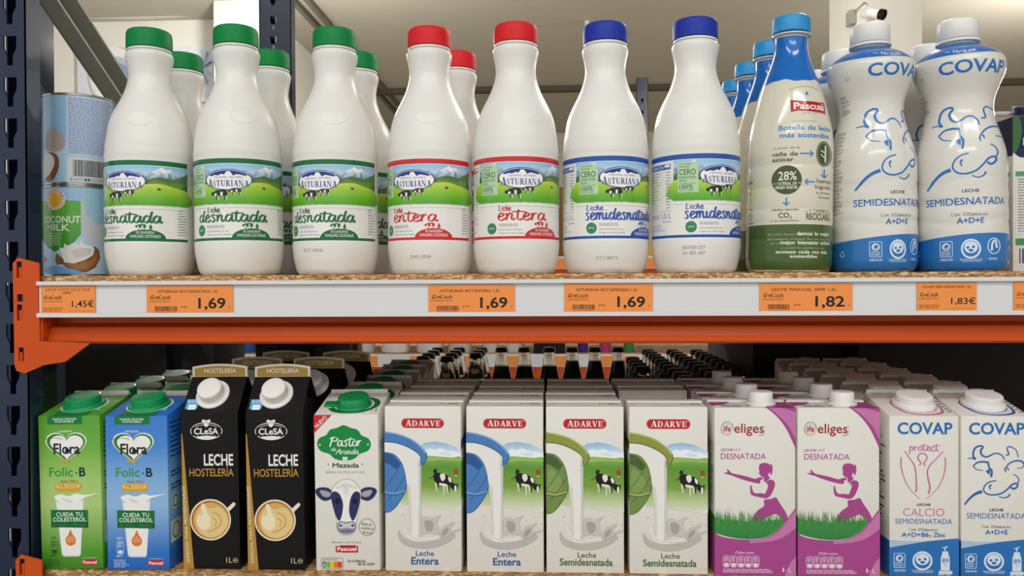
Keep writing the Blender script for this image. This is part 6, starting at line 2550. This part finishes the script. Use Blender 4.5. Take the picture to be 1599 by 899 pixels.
NTH = ['nearest', 'second', 'third', 'fourth', 'fifth', 'sixth', 'seventh', 'eighth', 'ninth', 'tenth', 'eleventh']
for X, ys, nm in ((-.2466, (1.575, 1.645, 1.715, 1.785), 'file closest to the cow portrait cartons'), (-.1995, (1.575, 1.645, 1.715, 1.785), 'second file from the cow portrait cartons'), (-.1506, (1.65, 1.72, 1.785), 'third file from the cow portrait cartons')):
    for k, Y in enumerate(ys):
        glass(g_yel, X, Y, 'glass bottle of yellowish drink, %s one in the %s' % (NTH[k], nm))
for k, X in enumerate((-.1063, -.0560, -.0014)):
    glass(g_brn, X, 1.79, 'glass bottle of dark brown drink in the back row, %s' % ('beside the yellowish files', 'middle one of three', 'beside the blue black drinks')[k])
for k, X in enumerate((.0487, .0985, .1495)):
    glass(g_blu, X, 1.79, 'glass bottle filled high with blue black drink in the back row, %s' % ('beside the brown drinks', 'middle one of three', 'beside the deep files')[k])
for X, y0, n, nm in ((.157, 1.393, 4, 'short file beside the gap'), (.2075, 1.25, 10, 'long file next to the short one'), (.2585, 1.303, 9, 'third long file from the gap'), (.3085, 1.355, 8, 'file closest to the dark boxes')):
    for k in range(n):
        glass(g_dim, X, y0 + k * .0535, 'glass bottle of dark drink, %s one in the %s' % (NTH[k], nm))


# ------------------------------------------------------------------ dark boxes and packs in the shade
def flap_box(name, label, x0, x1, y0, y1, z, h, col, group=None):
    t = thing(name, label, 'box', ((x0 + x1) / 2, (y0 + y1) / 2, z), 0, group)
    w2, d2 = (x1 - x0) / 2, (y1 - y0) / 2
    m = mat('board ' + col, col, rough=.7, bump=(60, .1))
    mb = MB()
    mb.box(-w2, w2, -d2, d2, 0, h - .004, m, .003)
    mb.build('box_body', t)
    for s in (-1, 1):
        mb = MB()
        a, b = sorted((s * .001, s * (d2 - .001)))
        mb.box(-w2 + .001, w2 - .001, a, b, h - .004, h, m, .001)
        mb.build('flap', t)
    mb = MB()
    mb.box(-w2 * .98, w2 * .98, -.022, .022, h - .0002, h + .0003, mat('packing tape', '#4a3c28', rough=.3))
    mb.build('tape', t)
    return t


GBX = 'dark boxes at the back of the carton shelf'
flap_box('dark_box', 'dark stand-in box for the shade behind the cow outline cartons', .505, .845, 1.36, 1.80, ZL, .262, '#1d1613', GBX)  # dark backing added where the shelf only recedes into shade
flap_box('dark_box', 'dark stand-in box for the shade between the glass bottles and larger box', .345, .495, 1.40, 1.80, ZL, .250, '#1a1412', GBX)  # second added dark backing, its near-black colour stands for shade
flap_box('dark_box', 'black box behind the black gable top cartons', -.460, -.366, 1.25, 1.48, ZL, .252, '#0f0d0d', GBX)
# next bay of the rack on the far side of the post
mb = MB()
mb.box(-1.75, -.70, 1.15, 1.86, ZL - .018, ZL, osb_mat(), .0006)
tag(mb.build('shelf_board'), 'chipboard shelf board of the next bay, in the dark beyond the blue post', 'shelf board')
for k, (x0, x1, y0) in enumerate(((-.93, -.715, 1.17), (-1.16, -.95, 1.17), (-.86, -.70, 1.52), (-1.1, -.88, 1.52))):
    flap_box('dark_box', 'dark navy box in the next bay, %s' % ('nearest the post', 'second from the post', 'behind the one nearest the post', 'behind the second from the post')[k], x0, x1, y0, y0 + .32, ZL, .31 - .02 * k, '#141824', 'dark boxes in the next bay')

# amber packets and a red net bag behind the cow portrait file
for k, x in enumerate((536, 552)):
    Y = 1.52 + .05 * k
    X = xat(x, Y, H - .1)
    t = thing('noodle_packet', 'amber striped packet behind the black cartons, %s the red net bag' % ('farther from' if k == 0 else 'closer to'), 'packet', (X, Y, ZL), 0, 'amber packets')
    mb = MB()
    mb.box(-.014, .014, -.02, .02, .008, .236, grad('amber stripes', [(0, '#7a5420'), (.35, '#a8782c'), (.5, '#6a3f1a'), (.65, '#b58a3a'), (1, '#7a5420')], -.014, .014, .3, axis=0), .006)
    mb.build('packet_body', t)
    mb = MB()
    mb.box(-.0145, .0145, -.001, .001, 0, .009, mat('amber seal', '#b08a48', rough=.3), .0004)
    mb.box(-.0145, .0145, -.001, .001, .234, .25, mat('amber seal'), .0004)
    mb.build('sealed_end', t)
Y = 1.40
X = xat(566, Y, H - .15)
t = thing('net_bag', 'red net bag behind the cow portrait cartons', 'bag', (X, Y, ZL))
bm = bmesh.new()
bmesh.ops.create_icosphere(bm, subdivisions=3, radius=1)
for v in bm.verts:
    q = v.co.copy()
    k = 1 + .07 * sin(9 * q.x + 2) * sin(8 * q.z) + .06 * sin(11 * q.y + 1)
    v.co = Vector((q.x * .036 * k, q.y * .045 * k, .078 + q.z * .078 * (k if q.z > 0 else 1)))
mb = MB()
mb.bm(bm, mat('net red', '#b5202c', rough=.5), True)
mb.build('bag_body', t)
mb = MB()
mb.lathe([(.008, .150), (.005, .158), (.012, .170)], mat('net red'), 14)
mb.build('gathered_neck', t)


# ------------------------------------------------------------------ the rack across the next aisle
YB = 2.9
fx0, fx1 = -1.35, 1.6
for k, yrail in enumerate((401, 553)):
    z = at(800, yrail, YB).z
    nm = ('upper', 'lower')[k]
    mb = MB()
    mb.box(fx0, fx1, YB + .004, YB + .6, z - .02, z, osb_mat())
    tag(mb.build('shelf_board'), 'chipboard %s shelf board of the rack across the next aisle' % nm, 'shelf board')
    t = thing('shelf_beam', 'orange %s shelf beam of the rack across the next aisle' % nm, 'shelf beam', (fx0, YB, z))
    mb = MB()
    mb.prism([(.004, -.021), (.004, -.11), (.05, -.11), (.05, -.021)], 0, fx1 - fx0, M_ORANGE, 'YZ')
    mb.build('beam', t)
    mb = MB()
    mb.box(0, .004, -.004, .004, -.15, .03, M_ORANGE)
    mb.box(fx1 - fx0 - .004, fx1 - fx0, -.004, .004, -.15, .03, M_ORANGE)
    mb.build('end_plate', t)
    t = thing('price_rail', 'white price rail on the %s shelf across the next aisle' % nm, 'price rail', (fx0, YB, z))
    mb = MB()
    mb.prism([(-.003, -.045), (0, -.045), (0, .001), (-.003, .001)], 0, fx1 - fx0, M_RAIL, 'YZ')
    mb.build('back_strip', t)
    zs = z
    for x in ((690, 745, 880, 1012) if k == 0 else (380, 575, 655, 741, 800, 874, 941, 980)):
        X = xat(x, YB - .004, z)
        mb = MB()
        mb.box(-.034, .034, -.0004, .0004, -.043, -.006, M_TAG)
        o = mb.build('price_tag')
        o.location = (X, YB - .0036, z)
        tag(o, 'tiny orange price tag on a white rail across the next aisle', 'price tag', 'distant price tags')
for x in (fx0 - .04, fx1):
    u = make_upright(None, 'rack_post', x, x + .04, YB, .06, [x + .02], 0, 2.0, .05, .066, .0006)
    tag(u, 'dark blue slotted post at the %s end of the rack across the next aisle' % ('blue tub' if x < 0 else 'dark box'), 'rack post')


def tub(x, wpx, h, col, label, lid=None, k=1.0, group='goods across the next aisle', zrow=1):
    z = at(800, (401, 553)[zrow], YB).z
    Y = YB + .09
    X = xat(x, Y, z)
    r = wpx * Y / F / 2
    t = thing('tub', label, 'tub', (X, Y, z), 0, group)
    m = mat('tub ' + col, col, rough=.35)
    mb = MB()
    mb.lathe([(r * .9, 0), (r * .97, .004), (r, h * .85), (r * .96, h * .9)], m, 32)
    mb.build('tub_body', t, 40)
    mb = MB()
    mb.lathe([(r * .98, h * .885), (r * 1.02, h * .9), (r * 1.02, h * .98), (r * .95, h)], mat('tub ' + (lid or col), lid or col, rough=.35), 32)
    mb.build('lid', t, 40)
    return t


tub(364, 22, .16, '#2f5fae', 'blue tub on the far rack, farther from the black cartons', '#27509a')
tub(388, 24, .16, '#2f5fae', 'blue tub on the far rack, closer to the black cartons', '#27509a')
tub(618, 46, .17, '#d9d6d0', 'wide white tub on the far rack behind the cow portrait file', '#c7423a')
tub(573, 26, .17, '#dddad5', 'narrow white tub on the far rack beside the amber packets', '#cfccc6')
tub(672, 44, .17, '#d6d3cd', 'white tub on the far rack above the first yellowish bottles', '#d6d3cd')
tub(718, 38, .17, '#cfcac4', 'greyish white tub on the far rack above the third bottle file', '#d6d3cd')
tub(766, 26, .17, '#d4d1cb', 'white tub on the far rack above the first brown drink bottle', '#b9b6b0')
tub(804, 30, .17, '#dcd9d3', 'white tub on the far rack above the second brown drink bottle', '#b9b6b0')
tub(910, 16, .17, '#4d2a86', 'purple tub on the far rack', '#3a2068')
tub(945, 18, .17, '#c63a78', 'pink tub on the far rack', '#a82c62')
tub(982, 16, .17, '#3a8a4c', 'green tub on the far rack', '#2d6e3c')
for x0, x1, col, zr, lab in ((834, 882, '#17141a', 1, 'black box on the far rack beside the purple tub'), (866, 890, '#7a5634', 0, 'brown box on the far rack, in the gap beside the second red capped bottle'),
                             (1006, 1024, '#c9a53a', 0, 'yellow box on the far rack, in the gap between the blue capped bottles'), (734, 748, '#a8302c', 0, 'red box on the far rack, in the gap between the red capped bottles')):
    z = at(800, (401, 553)[zr], YB).z
    Y = YB + .08
    flap_box('carton_box', lab, xat(x0, Y, z), xat(x1, Y, z), Y - .05, Y + .05, z, .2 if zr else {'#c9a53a': .05, '#7a5634': .25}.get(col, .08), col)

# ------------------------------------------------------------------ on the column: camera with its box
ca, cb = COLX
t = thing('security_camera', 'white bullet security camera with a black lens on the square column', 'camera', (xat(1352, 3.99, 2.6), 3.995, at(1352, 20, 3.99).z))
B = t.location.copy()
e0, e1 = at(1356, 19, 3.86) - B, at(1380, 23, 3.80) - B
dv = (e1 - e0).normalized()
M = Matrix.Translation(e0) @ Vector((0, 0, 1)).rotation_difference(dv).to_matrix().to_4x4()
L = (e1 - e0).length
mb = MB()
mb.lathe([(.018, 0), (.024, .006), (.024, L * .8)], M_WHITECAP, 24, M=M)
mb.build('housing', t)
mb = MB()
mb.lathe([(.0245, L * .78), (.0245, L), (.019, L), (.017, L - .006), (.004, L - .006)], mat('lens black', '#121212', rough=.15), 24, M=M)
mb.build('lens', t)
mb = MB()
mb.tube([(0, 0.004, 0), (.01, -.05, -.004), e0 + Vector((.02, 0, -.006))], .008, M_WHITECAP, 10)
mb.lathe([(.022, 0), (.022, .008)], M_WHITECAP, 20, M=Matrix.Rotation(radians(90), 4, 'X') @ Matrix.Translation((0, 0, -.004)))
mb.build('arm', t)
bx = ca
zb = at(1335, 27, 4.12).z
mb = MB()
mb.box(bx - .03, bx, 4.1, 4.17, zb - .035, zb + .035, mat('junction grey', '#a8a59a', rough=.5), .004)
mb.tube([(bx - .012, 4.135, zb - .03), (bx - .012, 4.135, zb - .25)], .006, mat('junction grey'), 8)
mb.tube([(bx - .012, 4.12, zb + .02), (bx - .006, 3.99, zb + .03), (bx + .01, 3.985, zb + .02)], .003, mat('junction grey'), 6)
tag(mb.build('junction_box'), 'small grey junction box on the shaded side of the square column', 'junction box')
# thin conduit dropping from the ceiling
P = at(917, 0, 6.0)
mb = MB()
mb.tube([(P.x, 6.0, 3.36), (P.x, 6.0, at(917, 60, 6.0).z)], .018, mat('conduit white', '#d5d2c8', rough=.5), 10)
tag(mb.build('ceiling_conduit'), 'thin white conduit hanging from the ceiling behind a dark blue cap', 'conduit')
